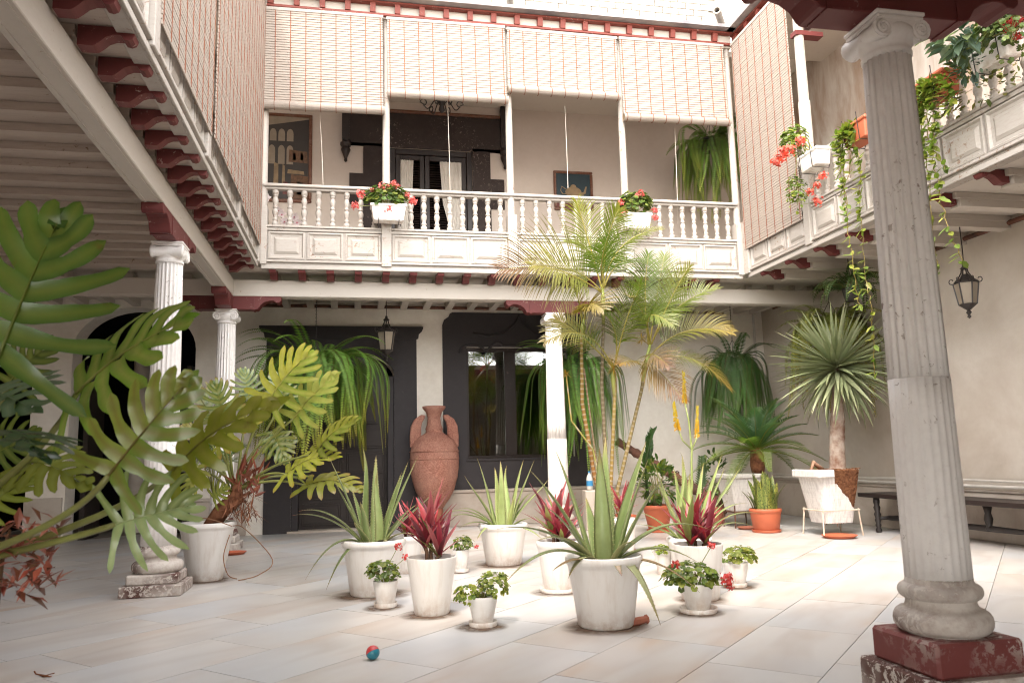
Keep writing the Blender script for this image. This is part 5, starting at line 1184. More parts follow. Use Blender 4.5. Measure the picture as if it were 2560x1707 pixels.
for i in range(34):
    a = i*2.39996; u = i/34; el = lerp(1.35, -.05, u**.9); L = rnd(.90, 1.12); d = V((math.cos(a), math.sin(a), 0)); p1 = cc+d*(L*.5*math.cos(el))+UP*(L*.55*math.sin(el)); p2 = cc+d*(L*(.5*math.cos(el)+.42))+UP*(L*(.95*math.sin(el)-.18-.28*(1-math.sin(max(0, el)))))
    gc = jit((.045, .125, .055), .15) if u < .55 else jit((.10, .175, .03), .15)
    pinnate(t, CYC, bez(cc, p1, p2, 10), 50, .165, .0135, (1.25, .75), .22, .06, lambda v, w_, gc=gc: mix3(gc, (gc[0]*1.9+.02, gc[1]*1.5, gc[2]), .3*w_+.15*v), rach=(.009, .003), rc=(.22, .22, .05), start=.10, seg=2)

random.seed(52)
PO = POTS['PALM'][0]; PYD = PO.y
t = thing('cane_palm', 'tall yellow green cane palm with ringed stems in the centre', 'palm', PO)
def PP(x, y, dy=0.): return at(*ZP(x, y), Y=PYD+dy)
def PC(x, y, dy=0.): return at(*ZC(x, y), Y=PYD+dy)
def cane(ptsx, r0, r1, ca_, cb_, ring=.055):
    pts = []
    for A, B_ in zip(ptsx[:-1], ptsx[1:]):
        n = max(4, int((B_-A).length/(ring/4)))
        for i in range(n): pts.append(A.lerp(B_, i/n))
    pts.append(ptsx[-1]); L = len(pts); rd = [lerp(r0, r1, i/L)*(1.10 if i % 4 == 0 else 1.) for i in range(L)]
    MB().tube([p-PO for p in pts], rd, 9, c=lambda u: mix3((.34, .29, .22), mix3(ca_, cb_, u), .1 if int(round(u*(L-1))) % 4 == 0 else 1.)).build('cane', 'bark', t, smooth=True)
OR, OL, BR = (.26, .085, .025), (.19, .14, .04), (.13, .085, .05); pb = PO+V((0, 0, -.03))
cane([pb+V((-.12, 0, 0)), PC(1090, 1210), PC(1020, 800), PC(1015, 390)], .026, .018, OR, OL)
cane([pb+V((-.1, .04, 0)), PC(1090, 1060, .1), PC(1030, 610, .1)], .012, .010, BR, (.24, .15, .09))
cane([pb+V((-.02, .05, 0)), PC(1160, 1250, .05), PC(1130, 700, .05), PC(1140, 330, .05), PP(830, 760, .05)], .025, .016, BR, (.15, .12, .075))
cane([pb+V((.03, -.05, 0)), PC(1180, 1280, -.05), PC(1205, 700, -.05), PC(1200, 640, -.05)], .022, .020, (.23, .13, .035), OL)
cane([pb+V((.09, 0, 0)), PC(1215, 1300), PC(1350, 740), PC(1375, 600)], .023, .018, (.21, .14, .05), (.17, .13, .06))
cane([pb+V((-.12, -.05, 0)), PC(1080, 1060, -.1), PC(960, 900, -.1), PC(930, 640, -.1)], .012, .008, (.24, .26, .08), (.30, .22, .06), .2)
G_, Y_, B__, W_ = (.17, .27, .018), (.40, .27, .02), (.22, .10, .08), (.42, .33, .16)
def pf(base, ctrl, tip, dy, ll=.36, cols=(G_, G_), n=36, droop=.25, lift=.25, wl=.0115, hint=None, alpha=(1.15, .5), start=.22):
    b0, c0, t0 = PP(*base, dy[0]), PP(*ctrl, dy[1]), PP(*tip, dy[2]); k0, k1 = jit(tuple(q*.6 for q in cols[0]), .12), jit(tuple(q*.66 for q in cols[1]), .12)
    tipc = (.26, .13, .07); n = int(n*1.1)
    pinnate(t, PO, bez(b0, c0, t0, 12), n, ll*rnd(.95, 1.15), wl, alpha, lift, droop*1.5, lambda v, w_: mix3(mix3(k0, k1, v), tipc, max(0, w_-.7)*1.2*rnd(0, 1)), hint=hint or V((rnd(-.5, .5), -.6, .8)), rach=(.010, .003), start=start, rc=(.38, .31, .08))
top = (830, 700)
pf((830, 760), (640, 480), (60, 590), (.05, -.1, -.3), .62, ((.26, .28, .06), (.30, .15, .10)), 44, .22, .25, .014, V((0, -1, .25)))
pf((830, 760), (560, 560), (300, 560), (.05, -.3, -.5), .5, ((.24, .28, .05), (.34, .28, .08)), 38, .3, .2, .013, V((0, -.9, .5)))
pf((830, 740), (720, 330), (640, 80), (.05, .1, .1), .42, ((.24, .30, .03), (.34, .33, .04)), 34)
pf((830, 740), (850, 280), (960, 130), (.05, -.1, -.2), .42, (G_, (.32, .32, .04)), 34)
pf((835, 740), (900, 320), (1270, 280), (.05, -.1, -.25), .34, (G_, (.30, .27, .06)), 34)
pf((835, 740), (860, 420), (560, 380), (.05, .15, .3), .40, (G_, (.26, .29, .04)), 34)
pf((835, 740), (960, 420), (1080, 560), (.05, .1, .3), .36, (G_, (.2, .26, .05)), 32, .35)
pf((835, 700), (800, 520), (880, 330), (.05, -.2, -.5), .38, (G_, G_), 32)
pf((680, 990), (660, 760), (590, 690), (0, -.1, -.2), .22, (Y_, Y_), 26)
pf((700, 960), (700, 780), (830, 880), (0, -.2, -.35), .34, (Y_, W_), 32, .12, .15, .02)
pf((900, 1300), (720, 930), (400, 1130), (-.05, -.2, -.35), .40, (G_, W_), 36, .30)
pf((900, 1300), (600, 1000), (480, 960), (-.05, .1, .2), .34, ((.28, .26, .05), (.4, .3, .08)), 30, .2)
pf((930, 1290), (980, 960), (780, 880), (-.05, -.15, -.2), .36, (G_, G_), 34)
pf((930, 1290), (1010, 900), (1130, 700), (-.05, -.2, -.4), .40, ((.24, .26, .06), G_), 36)
pf((1190, 1150), (1150, 820), (1030, 790), (0, -.1, -.3), .38, (G_, W_), 34)
pf((1180, 1150), (1130, 750), (1180, 470), (0, .1, .2), .40, ((.17, .23, .04), G_), 36)
pf((1190, 1140), (1240, 760), (1300, 480), (0, .1, .3), .40, (G_, (.24, .30, .05)), 36)
pf((1200, 1150), (1330, 820), (1690, 730), (0, -.1, -.2), .38, (G_, (.28, .31, .05)), 38, .2, .4)
pf((1200, 1150), (1350, 760), (1490, 560), (0, -.15, -.3), .36, ((.2, .26, .05), (.3, .3, .06)), 34)
pf((1200, 1150), (1100, 800), (1360, 1000), (0, -.2, -.45), .40, (G_, (.28, .3, .1)), 36, .25)
pf((1180, 1250), (1420, 950), (1800, 1060), (0, -.1, -.3), .40, ((.15, .2, .04), Y_), 38, .25, .35)
pf((1170, 1290), (1500, 1120), (1790, 1480), (0, -.1, -.3), .36, ((.2, .26, .04), (.40, .24, .05)), 38, .35, .2)
pf((1130, 1330), (1150, 1180), (1440, 1560), (0, -.15, -.35), .40, ((.36, .24, .06), (.28, .13, .09)), 38, .25, .1)
pf((1120, 1300), (1050, 1250), (960, 1300), (0, -.2, -.3), .26, ((.4, .3, .1), (.4, .22, .06)), 26)
pf((1150, 1280), (1170, 1150), (1330, 1310), (0, -.25, -.4), .30, (W_, (.28, .14, .1)), 28)
# green crown shafts and dry seed sprays
for A, B_ in ((PC(1200, 760, -.05), PP(905, 1290, -.05)), (PC(1360, 680), PP(1190, 1150)), (PC(1140, 360, .05), PP(832, 700, .05)), (PC(1016, 430), PP(690, 960))):
    MB().tube([A-PO, A.lerp(B_, .5)-PO, B_-PO], [.020, .026, .014], 9, c=lambda u: mix3((.34, .33, .10), (.22, .28, .05), u)).build('crown_shaft', 'flesh_leaf', t, smooth=True)
for x, y, r in ((915, 1330, .16), (1130, 1110, .11), (560, 1370, .07)):
    c = PP(x, y, -.1)-PO; b = MB()
    for i in range(46):
        d = V((rnd(-1, 1), rnd(-1, 1), rnd(-.8, 1))).normalized()*r*rnd(.5, 1.1); b.blade([c, c+d*.6, c+d+V((0, 0, -.01))], [.008, .01, .002], UP, .2, jit((.42, .26, .04), .25))
    q = b.build('seed_spray', 'palm_leaf', t); q['kind'] = 'stuff'

# ---- snake plant, jade and other back plants
random.seed(61); o, R, h = POTS['SV']; t = thing('snake_plant', 'mottled upright snake plant in the orange pot', 'plant', o)
for i in range(46):
    a = i*2.4; r = R*.8*math.sqrt((i+.5)/46); H = rnd(.24, .54)*(1 if i < 30 else .7); d = V((math.cos(a), math.sin(a), 0)); n = 7; lean = rnd(.0, .10)+(.12 if i > 42 else 0); pts = [d*(r+lean*u*u)+UP*(H*u) for u in [k/n for k in range(n+1)]]
    wd = [.035+.055*math.sin(PI*(.1+.62*u))*(1-u**4)*.98 for u in [k/n for k in range(n+1)]]; wd[-1] = .004
    g1 = jit((.10, .15, .035), .3) if rnd(0, 1) < .8 else (.28, .28, .05)
    MB().blade(pts, wd, -d+V((rnd(-.5, .5), rnd(-.5, .5), 0)), .3, lambda u, sx: mix3(g1, (.32, .32, .08), .75 if abs(sx) > .5 else .1), twist=rnd(-.12, .12)).build('leaf', 'snake_leaf', t, smooth=True)
def leafy(label, o, n, rx, rz, cols, lr, seed, name='leafy_plant', stems=8, off=V((0, 0, 0)), asp=1.6, cat='plant', mat='leaf'):
    random.seed(seed); t = thing(name, label, cat, o); b = MB()
    for i in range(n):
        d = V((rnd(-1, 1), rnd(-1, 1), rnd(-.8, 1))).normalized(); q = rnd(.35, 1)**.5; p = V(off)+V((d.x*rx*q, d.y*rx*q, rz*(.55+.5*d.z*q))); e = (d+V((rnd(-.6, .6), rnd(-.6, .6), rnd(-.1, .7)))).normalized(); L = lr*asp*rnd(.7, 1.2)
        b.blade([p, p+e*L*.35, p+e*L*.75, p+e*L+V((0, 0, -.1*L))], [lr*.25, lr*.95, lr*.8, lr*.05], UP+d*.3, .25, jit(random.choice(cols), .25))
    f_ = b.build('foliage', mat, t); f_['kind'] = 'stuff'
    for i in range(stems):
        a = 2*PI*i/stems; e = V(off)*.7+V((rx*.5*math.cos(a), rx*.5*math.sin(a), rz*rnd(.3, .8))); MB().tube([V((rx*.15*math.cos(a), rx*.15*math.sin(a), -.02)), e*.6, e], [.011, .009, .006], 5, c=(.24, .22, .10)).build('stem', 'bark', t)
    return t
JD = [(.05, .115, .02), (.08, .15, .03), (.10, .17, .04), (.20, .24, .04)]
leafy('glossy round leaved jade plant in the terracotta bowl', POTS['ZZ'][0], 230, .25, .62, JD, .06, 62, name='jade_plant', stems=12)
# upright plaited dark succulent spike beside it
A, B_ = at(*ZM(960, 450), Y=9.95), at(*ZM(1045, 95), Y=9.95); t = thing('spiny_spike', 'dark green plaited stem rising over the leaning pole', 'plant', A); b = MB(); ax = B_-A
for i in range(40):
    u = i/40; p = ax*u+V((.02*math.sin(u*7), 0, 0)); s = 1 if i % 2 else -1; d = V((s*.9, rnd(-.4, .1), .55)).normalized(); L = .085*(1-.4*u); b.blade([p, p+d*L*.5, p+d*L+V((0, 0, .02))], [.03, .045*(1-.3*u), .004], V((0, -1, .2)), .3, jit((.03, .085, .018), .25))
b.tube([V((0, 0, .3-A.z)), V((0, 0, 0)), ax], [.02, .02, .006], 6, c=(.04, .08, .02)); b.build('leafy_stem', 'leaf', t)
f = at(1790, 1310, Z=0); leafy('dark leafy plant on the floor left of the cycad', V((f.x, 10.6, .25)), 120, .2, .75, [(.03, .07, .015), (.05, .10, .02), (.10, .14, .03)], .045, 63, asp=2.2)
b = MB(); b.lathe([(.10, .0), (.14, .2), (.15, .25), (.13, .25)], 20); q = b.build('flower_pot', 'terracotta_old', None, smooth=True, sharp=.8); q.location = (f.x, 10.6, 0); tag(q, 'dull clay pot on the floor left of the cycad', 'pot')
A, B_ = at(*ZD(455, 1270), Y=10.4), at(*ZD(455, 1095), Y=10.4)
t = thing('zamia_stem', 'upright stem with paired narrow leaves left of the cycad', 'plant', (A.x, 10.4, A.z)); ax = B_-A; b = MB()
for i in range(13):
    u = i/13
    for s in (-1, 1): p = ax*u; d = V((s*.8, -.1, .6)).normalized(); L = .13*(1-.5*u); b.blade([p, p+d*L*.5, p+d*L], [.012, .03, .003], V((0, -1, .3)), .2, jit((.045, .09, .03), .2))
b.tube([V((0, 0, .01-A.z)), ax], .008, 5, c=(.06, .1, .03)); b.build('leafy_stem', 'leaf', t)

# ---- split leaved philodendrons
def phil_leaf(t, o, B_, T, nrm, wr=.55, nl=7, col=(.12, .17, .03), col2=None, arch=.10, cup=.12, tipred=0., vein=(.26, .29, .08), back=1.0, nm='leaf'):
    """deeply lobed leaf from B_ (stalk joint) to T (tip)"""
    B_, T, nrm = V(B_), V(T), V(nrm); L = (T-B_).length; x = (T-B_).normalized(); z = (nrm-x*nrm.dot(x)).normalized(); y = z.cross(x); col2 = col2 or col
    def mid(u): return B_+x*(L*u)+z*(arch*L*math.sin(PI*u*.9)-arch*.2*L*u)
    b = MB(); N_ = 10
    b.tube([mid(i/10)-o+z*.002 for i in range(11)], [max(.0012, .011*L*(1-i/10.5)) for i in range(11)], 5, c=vein, cap=False)
    us = [(i/nl)**1.05*.93 for i in range(nl+1)]
    for s in (-1, 1):
        cc = jit(col if s < 0 else col2, .08)
        for i in range(nl):
            u0, u1 = us[i], us[i+1]; um = (u0+u1)/2; gap = (u1-u0)*L
            ang = lerp(2.15*back, .38, (um)**.85)+rnd(-.07, .07)                          # from the tip direction
            ln = L*wr*(.70+.55*math.sin(PI*min(1, um*.95+.16)))*(1-um*.38)*rnd(.9, 1.08)
            r0 = mid(u0); r1 = mid(u1); rows = []; wav = rnd(0, 6)
            for k in range(N_+1):
                q = k/N_; a = ang-q*.30*(1 if um > .15 else .2); c = (r0+r1)/2+(x*math.cos(a)+y*(s*math.sin(a)))*(ln*q)+z*((cup*ln*q-cup*1.9*ln*q*q)*(1-.7*um)+.010*L*math.sin(q*7+wav))
                tx = -math.sin(a)*s; perp = (x*math.sin(a)-y*(s*math.cos(a)))
                if q < .34: hw = gap*lerp(.60, .42, (q/.34)**1.5)
                else: hw = gap*lerp(.40, .37, (q-.34)/.66)*math.sqrt(max(.004, 1-max(0, (q-.72)/.28)**2.2))*(1+.13*math.sin(q*9+wav))
                blend = max(0, 1-q/.22)
                e0 = (c-perp*hw).lerp(r0, blend); e1 = (c+perp*hw).lerp(r1, blend); cm = c.lerp((r0+r1)/2, 0)+z*(-.012*L*(1-q))
                kc = mix3(cc, (.36, .10, .05), tipred*max(0, (q-.7)/.3)); lc = mix3(kc, vein, .7)
                rows.append((b.vert(e0-o, kc), b.vert(cm-o, lc), b.vert(e1-o, kc)))
            for k in range(N_):
                for j in range(2): b.f.append((rows[k][j], rows[k][j+1], rows[k+1][j+1], rows[k+1][j]))
    # end lobe
    e = mid(us[-1]); pts = [e+x*(L*.16*q)+z*(-.03*L*q*q) for q in (0, .3, .6, .85, 1)]
    b.blade([p-o for p in pts], [L*.10, L*.105, L*.085, L*.045, .003], z, .12, jit(col, .05))
    return b.build(nm, 'phil_leaf', t, smooth=True)
def stalk(t, o, pts, r0, r1, c=(.20, .21, .06), n=14):
    P_ = [V(p) for p in pts]
    if len(P_) == 3: q = bez(*P_, n)
    elif len(P_) == 4: q = bez3(*P_, n)
    else: q = P_
    return MB().tube([p-o for p in q], [lerp(r0, r1, i/(len(q)-1)) for i in range(len(q))], 8, c=lambda u: mix3(c, (.10, .07, .03), .35*math.sin(u*9)**2)).build('leaf_stalk', 'flesh_leaf', t, smooth=True)
random.seed(71)
Q = lambda x, y, d: at(x, y, D=d)
ROOT = Q(-420, 1480, 2.7); ROOT.z = max(.35, ROOT.z)
t = thing('philodendron', 'large split leaved philodendron filling the left foreground', 'plant', (ROOT.x, ROOT.y, 0)); o = V((ROOT.x, ROOT.y, 0))
MB().lathe([(.16, 0), (.19, .02), (.24, .36), (.26, .40), (.23, .40), (.22, .34), (.01, .35)], 28, cap=False).build('planter', 'terracotta_old', t, smooth=True, sharp=.9)
MB().tube([V((0, 0, .33)), V((.02, 0, .45)), V((.0, .02, ROOT.z+.1))], [.05, .055, .04], 10, c=(.14, .09, .06)).build('trunk', 'bark', t, smooth=True)
cN = -cF
D1, D2, D3, LG, YL_, DK = (.085, .145, .028), (.15, .19, .025), (.20, .24, .035), (.30, .38, .19), (.28, .31, .035), (.05, .10, .055)
# (joint px, joint depth, tip px, tip depth, normal tweak, lobes width, colours, stalk start px)
def big(jp, jd, tp, td, nv, wr, c1, c2, sp=None, nl=7, arch=.08, cup=.12, r=.011, red=0., via=None, vein=(.26, .29, .08), back=1.):
    J, T = Q(*jp, jd), Q(*tp, td); phil_leaf(t, o, J, T, nv, wr, nl, c1, c2, arch, cup, red, vein, back)
    S = Q(*sp, jd) if sp else ROOT
    A = V((o.x, o.y, ROOT.z))
    v = Q(*via[:2], via[2]) if via else (S+J)/2+V((0, 0, .08))
    stalk(t, o, (A, v, J) if not sp else (A, S, v, J), r*1.5, r*.8)
nf = cN+V((0, 0, .35))
big((-8, 905), 2.3, (150, 545), 2.5, cN*.8+V((.3, 0, .1)), .56, (.07, .15, .03), (.10, .19, .035), arch=.05, cup=.10, via=(-120, 1200, 2.3), vein=(.2, .24, .05))
big((190, 985), 2.6, (470, 800), 2.45, nf+V((-.2, 0, .5)), .44, (.16, .28, .04), (.14, .25, .04), arch=.06, cup=.18, via=(100, 1200, 2.6), vein=(.34, .34, .10))
big((272, 1188), 2.3, (478, 945), 2.35, cN+V((.15, 0, .25)), .44, (.15, .225, .035), (.23, .28, .045), arch=.05, via=(150, 1370, 2.35), vein=(.19, .14, .04))
big((428, 1180), 2.7, (705, 1010), 2.75, nf+V((0, 0, .4)), .30, YL_, (.33, .33, .05), arch=.16, cup=.25, via=(260, 1340, 2.6), vein=(.40, .36, .10))
big((288, 1310), 2.5, (475, 1262), 2.6, cN+V((0, 0, .3)), .74, LG, (.17, .23, .08), arch=.04, cup=.2, via=(190, 1350, 2.5), vein=(.38, .42, .22))
big((60, 1160), 2.7, (225, 1225), 2.6, nf+V((0, 0, .8)), .42, (.20, .21, .03), (.24, .25, .05), arch=.2, via=(0, 1300, 2.6))
big((-30, 1090), 2.2, (110, 1160), 2.0, V((.2, -.2, 1)), .50, DK, DK, arch=.15, via=(-80, 1250, 2.3), vein=(.08, .12, .06))
big((-60, 1010), 2.6, (95, 1035), 2.4, nf+V((0, 0, 1)), .52, (.10, .17, .10), (.13, .20, .13), arch=.16, via=(-120, 1200, 2.5), vein=(.2, .26, .18))
big((-40, 1150), 3.0, (95, 1090), 3.0, nf, .6, (.07, .12, .03), (.10, .14, .03), via=(-100, 1300, 2.8))
big((-60, 1290), 2.6, (95, 1190), 2.7, nf+V((0, 0, .6)), .5, (.16, .19, .03), (.22, .23, .05), via=(-120, 1400, 2.6))
big((20, 960), 3.0, (130, 860), 3.0, nf, .6, (.05, .09, .02), (.08, .12, .02), via=(-80, 1250, 2.8))
# dry reddish plant at the lower left edge
random.seed(72)
def dry_tuft(label, p, n, r, name='dry_plant'):
    t = thing(name, label, 'plant', p); b = MB()
    for i in range(n):
        d = V((rnd(-1, 1), rnd(-1, 1), rnd(-.5, 1))).normalized(); c = V((rnd(-r, r), rnd(-r, r)*.6, rnd(-r, r)*.9)); L = rnd(.04, .10); b.blade([c, c+d*L*.5, c+d*L+V((0, 0, -.01))], [.006, .028, .003], UP, .3, jit(random.choice([(.34, .09, .06), (.24, .08, .05), (.42, .17, .12), (.12, .05, .03)]), .25))
    q = b.build('foliage', 'red_leaf', t); q['kind'] = 'stuff'
    MB().tube([V((-.05, 0, .01-p[2])), V((-.02, 0, 0)), V((.0, 0, .1))], [.012, .01, .005], 6, c=(.12, .06, .04)).build('stem', 'bark', t); return t
dp = Q(20, 1400, 2.6); dry_tuft('dry reddish foliage at the left edge below the philodendron', dp, 150, .14)
# potted philodendron by the left column
random.seed(73); o, R, h = POTS['P2']; t = thing('philodendron', 'yellow green split leaved philodendron in the cream planter', 'plant', o); oo = o
Y0 = o.y
def b2(jp, jy, tp, ty, nv, wr, c1, c2, nl=7, arch=.1, cup=.15, red=.3, vein=(.36, .34, .09)):
    J, T = at(*ZB(*jp), Y=Y0+jy), at(*ZB(*tp), Y=Y0+ty); phil_leaf(t, oo, J, T, nv, wr, nl, c1, c2, arch, cup, red, vein)
    A = at(*ZB(350, 1300), Y=Y0+.05)+V((rnd(-.04, .04), rnd(-.04, .04), 0)); stalk(t, oo, (A, (A+J)/2+V((0, 0, .14)), J), .014, .009, c=(.24, .26, .07))
nv = V((-.1, -.8, .55)); YG, YY, GG_, BG = (.20, .26, .03), (.28, .29, .03), (.09, .16, .03), (.18, .28, .16)
b2((540, 790), -.1, (775, 525), -.15, nv, .58, YG, (.32, .32, .04))
b2((680, 890), -.1, (925, 645), -.2, nv, .42, (.26, .31, .06), (.31, .33, .08))
b2((800, 1090), -.15, (1045, 900), -.3, nv+V((0, 0, .5)), .40, YG, YY, arch=.15)
b2((640, 1200), -.1, (935, 1115), -.3, nv+V((0, 0, .6)), .44, (.30, .31, .03), YY, arch=.18, red=.6)
b2((750, 1262), -.15, (1070, 1310), -.35, nv+V((0, 0, .8)), .40, (.28, .30, .04), (.33, .31, .04), arch=.2, red=.8)
b2((290, 890), -.05, (235, 690), -.1, V((.3, -.8, .3)), .60, GG_, GG_, red=.7)
b2((430, 770), .2, (400, 620), .2, V((.1, -.9, .3)), .62, BG, (.16, .24, .13))
b2((250, 1050), -.25, (490, 925), -.45, nv+V((0, 0, .4)), .55, YY, (.36, .34, .04), arch=.2, red=1.)
b2((250, 930), .1, (110, 720), .15, V((.3, -.8, .5)), .55, (.13, .19, .03), (.2, .23, .04), red=.9)
b2((200, 1010), .0, (60, 930), -.1, nv, .5, (.3, .24, .05), (.24, .22, .04), red=1.)
b2((560, 960), .2, (640, 1130), .1, nv, .5, GG_, (.14, .19, .03))
b2((520, 1060), .25, (690, 1010), .3, nv, .5, GG_, (.1, .16, .03))
b2((230, 1330), -.2, (310, 1270), -.3, V((0, -1, .2)), .62, (.17, .23, .04), (.15, .2, .04), nl=5)
b2((120, 1190), .1, (40, 1110), .1, nv, .6, GG_, GG_)
b2((640, 780), .35, (560, 640), .4, nv, .5, GG_, BG)
b2((500, 840), .3, (400, 740), .4, nv, .55, GG_, (.09, .14, .03))
b2((700, 1220), .1, (760, 1120), .2, nv, .5, (.2, .24, .04), GG_)
b2((150, 1150), -.1, (80, 1330), -.2, nv, .5, (.2, .23, .04), (.24, .25, .05))
ct = at(*ZB(365, 1330), Y=Y0); b = MB()
for i in range(150):
    c = ct-oo+V((rnd(-.10, .16), rnd(-.12, .1), rnd(-.16, .12))); d = V((rnd(-.6, .8), rnd(-.6, .3), rnd(-1, .25))).normalized(); L = rnd(.06, .18); b.blade([c, c+d*L*.5+V((rnd(-.01, .01), 0, 0)), c+d*L], [.008, .014, .003], UP, .3, jit(random.choice([(.16, .08, .05), (.24, .12, .08), (.09, .05, .035), (.30, .17, .12)]), .2))
q = b.build('dry_sheaths', 'leaf_dry', t); q['kind'] = 'stuff'
b = MB()
for i in range(40):
    c = ct-oo+V((rnd(.0, .2), rnd(-.1, .05), rnd(.0, .28))); d = V((rnd(-.4, .9), rnd(-.5, .2), rnd(.2, 1))).normalized(); L = rnd(.08, .2); b.blade([c, c+d*L*.5, c+d*L], [.02, .03, .004], -d.cross(UP), .4, jit((.28, .08, .05), .25))
q = b.build('red_sheaths', 'red_leaf', t); q['kind'] = 'stuff'
MB().tube([V((0, 0, -.05)), (ct-oo)*.5+V((0, 0, .02)), ct-oo, ct-oo+V((0, 0, .12))], [.07, .075, .07, .04], 10, c=(.10, .06, .045)).build('trunk', 'leaf_dry', t, smooth=True)
for pts in ([(1520, 540), (1600, 560), (1780, 760), (1690, 860), (1540, 900)], [(1500, 600), (1460, 740), (1490, 860), (1555, 888)], [(1240, 500), (1330, 490), (1450, 520), (1520, 545)]):
    rp = [at(*ZA(*p), Y=Y0-.1-.15*i)-oo for i, p in enumerate(pts)]; cr2 = []
    for i in range(len(rp)-1):
        a_, b_, c_, d_ = rp[max(0, i-1)], rp[i], rp[i+1], rp[min(len(rp)-1, i+2)]
        for q in range(6): u = q/6; cr2.append(.5*((2*b_)+(c_-a_)*u+(2*a_-5*b_+4*c_-d_)*u*u+(3*b_-a_-3*c_+d_)*u**3))
    cr2 = [V((p.x, p.y, max(p.z, .006-oo.z))) for p in cr2]
    MB().tube(cr2, .0045, 5, c=(.26, .13, .08)).build('aerial_root', 'bark', t, smooth=True)
# palm seedling and low green fern beside the cream planter
p = at(*ZB(240, 1130), Y=Y0+.55); t = thing('parlour_palm', 'small bright green palm tuft behind the cream planter', 'palm', p)
random.seed(74)
for i in range(16):
    a = i*2.4; d = V((math.cos(a), math.sin(a)*.7, 0)); pinnate(t, V(p), bez(V(p)-V((0, 0, .35)), V(p)+d*.10+UP*.12, V(p)+d*.32+UP*rnd(-.05, .2), 8), 18, .13, .010, (1., .5), .2, .12, lambda v, w_: (.09, .20, .03), start=.4, rach=(.005, .002), seg=2)
A = at(585, 1385, Z=0); q = MB().lathe([(.11, .002), (.14, .03), (.13, .03), (.1, .01), (.01, .01)], 24, cap=False).build('saucer', 'terracotta', None, smooth=True, sharp=.9); q.location = (A.x, A.y, 0); tag(q, 'small orange saucer behind the cream planter', 'saucer')
# pot of the parlour palm
q = MB().lathe([(.11, .002), (.15, .36), (.16, .38), (.14, .38), (.13, .33), (.01, .33)], 24, cap=False).build('flower_pot', 'terracotta_old', None, smooth=True, sharp=.9); q.location = (p.x, p.y, 0); tag(q, 'dull pot of the small palm, hidden behind the cream planter', 'pot')

# ---- balcony planters
PK = (.74, .15, .14); random.seed(81)
def trough(label, p, L, w_, h, rot, mat='pot_white', hooks=True):
    t = thing('balcony_planter', label, 'planter', p); t.rotation_euler.z = rot; b = MB(); tp = .82
    for z0, z1, a0, a1 in ((0, h*.82, tp, .95), (h*.82, h, 1.03, 1.03)):
        i0 = len(b.v)
        for z, a in ((z0, a0), (z1, a1)):
            for sx, sy in ((-1, -1), (1, -1), (1, 1), (-1, 1)): b.vert((sx*L/2*a, sy*w_/2*a, z))
        for q in ((3, 2, 1, 0), (4, 5, 6, 7), (0, 1, 5, 4), (1, 2, 6, 5), (2, 3, 7, 6), (3, 0, 4, 7)): b.f.append(tuple(i0+j for j in q))
    b.build('body', mat, t, bevel=.012)
    if hooks:
        for sx in (-1, 1): MB().tube([(sx*L*.28, w_/2+.03, h+.06), (sx*L*.28, w_/2+.01, -.01), (sx*L*.28, -w_/2, -.012), (sx*L*.28, -w_/2-.01, .03)], .005, 5).build('hook', 'iron', t)
    return t
yo = PY-.16
def bgeran(label, plabel, cx, cy, L, rot, pos, seed, flowers, rx=.30, rz=.30, off=(0, 0, 0), fcol=PK, n=170, h=.22):
    trough(plabel, pos, L, .2, h, rot); geranium(label, V(pos)+V((0, 0, h-.02)), rx, rz, n, [(.07, .13, .025), (.12, .18, .03), (.17, .20, .04), (.05, .09, .025)], flowers, .045, seed, fcol=fcol, off=off, ry=rx*.55)
A = at(*ZU2(832, 1245), Y=yo); k = .44643/sc_at(A)
def fl2(zf, lst, Y_, base): return [tuple(at(*zf(x, y), Y=Y_)-base)+(r,) for x, y, r in lst]
base = V((A.x, yo, A.z))+V((0, 0, .20))
bgeran('pink geranium in bloom at the post of the back balcony', 'white trough with pink geraniums left on the back balcony', 0, 0, .45, 0, (A.x, yo, A.z), 82, fl2(ZU2, [(675, 1088, .055), (645, 1155, .05), (795, 1045, .05), (830, 1050, .045), (860, 1025, .04), (880, 1045, .04), (965, 1122, .06), (935, 1090, .04), (830, 1172, .05), (740, 1065, .03)], yo-.08, base), off=(-.02, 0, -.02))
A = at(*ZU3(760, 1290), Y=yo); base = V((A.x, yo, A.z))+V((0, 0, .20))
bgeran('compact pink geranium at the right of the back balcony', 'white trough behind the palm top on the back balcony', 0, 0, .42, 0, (A.x, yo, A.z), 83, fl2(ZU3, [(788, 1085, .055), (675, 1140, .05), (690, 1198, .055), (865, 1180, .045), (872, 1220, .045), (770, 1095, .04)], yo-.08, base), rx=.24, rz=.32, off=(.02, 0, .02))
# right balcony
xo = PXR-.16
A = at(*Z4U(310, 950), X=xo); trough('white trough with trailing orange geranium on the right balcony', (xo, A.y, A.z), .40, .20, .21, PI/2)
base = V((xo, A.y, A.z+.2)); geranium('trailing ivy geranium with orange red blooms at the right balcony', base, .17, .36, 150, GG, fl2(Z4U, [(230, 790, .04), (160, 840, .05), (125, 850, .04), (110, 885, .05), (90, 905, .04)], xo-.1, base), .034, 84, fcol=(.68, .10, .05), off=tuple(at(*Z4U(200, 870), X=xo-.1)-base))
q = at(*Z4U(205, 1080), X=xo-.1); LOWT = geranium('lower hanging tuft of orange geranium under the right trough', q, .12, .42, 90, GG, fl2(Z4U, [(350, 985, .035), (320, 1040, .03), (320, 1128, .04), (280, 1078, .03)], xo-.1, q), .03, 85, fcol=(.68, .10, .05), off=(0, 0, -.2))
MB().tube([V((.04, 0, .45)), V((.0, 0, .2)), V((0, 0, -.15))], .004, 4, c=(.2, .2, .07)).build('stem', 'bark', LOWT)
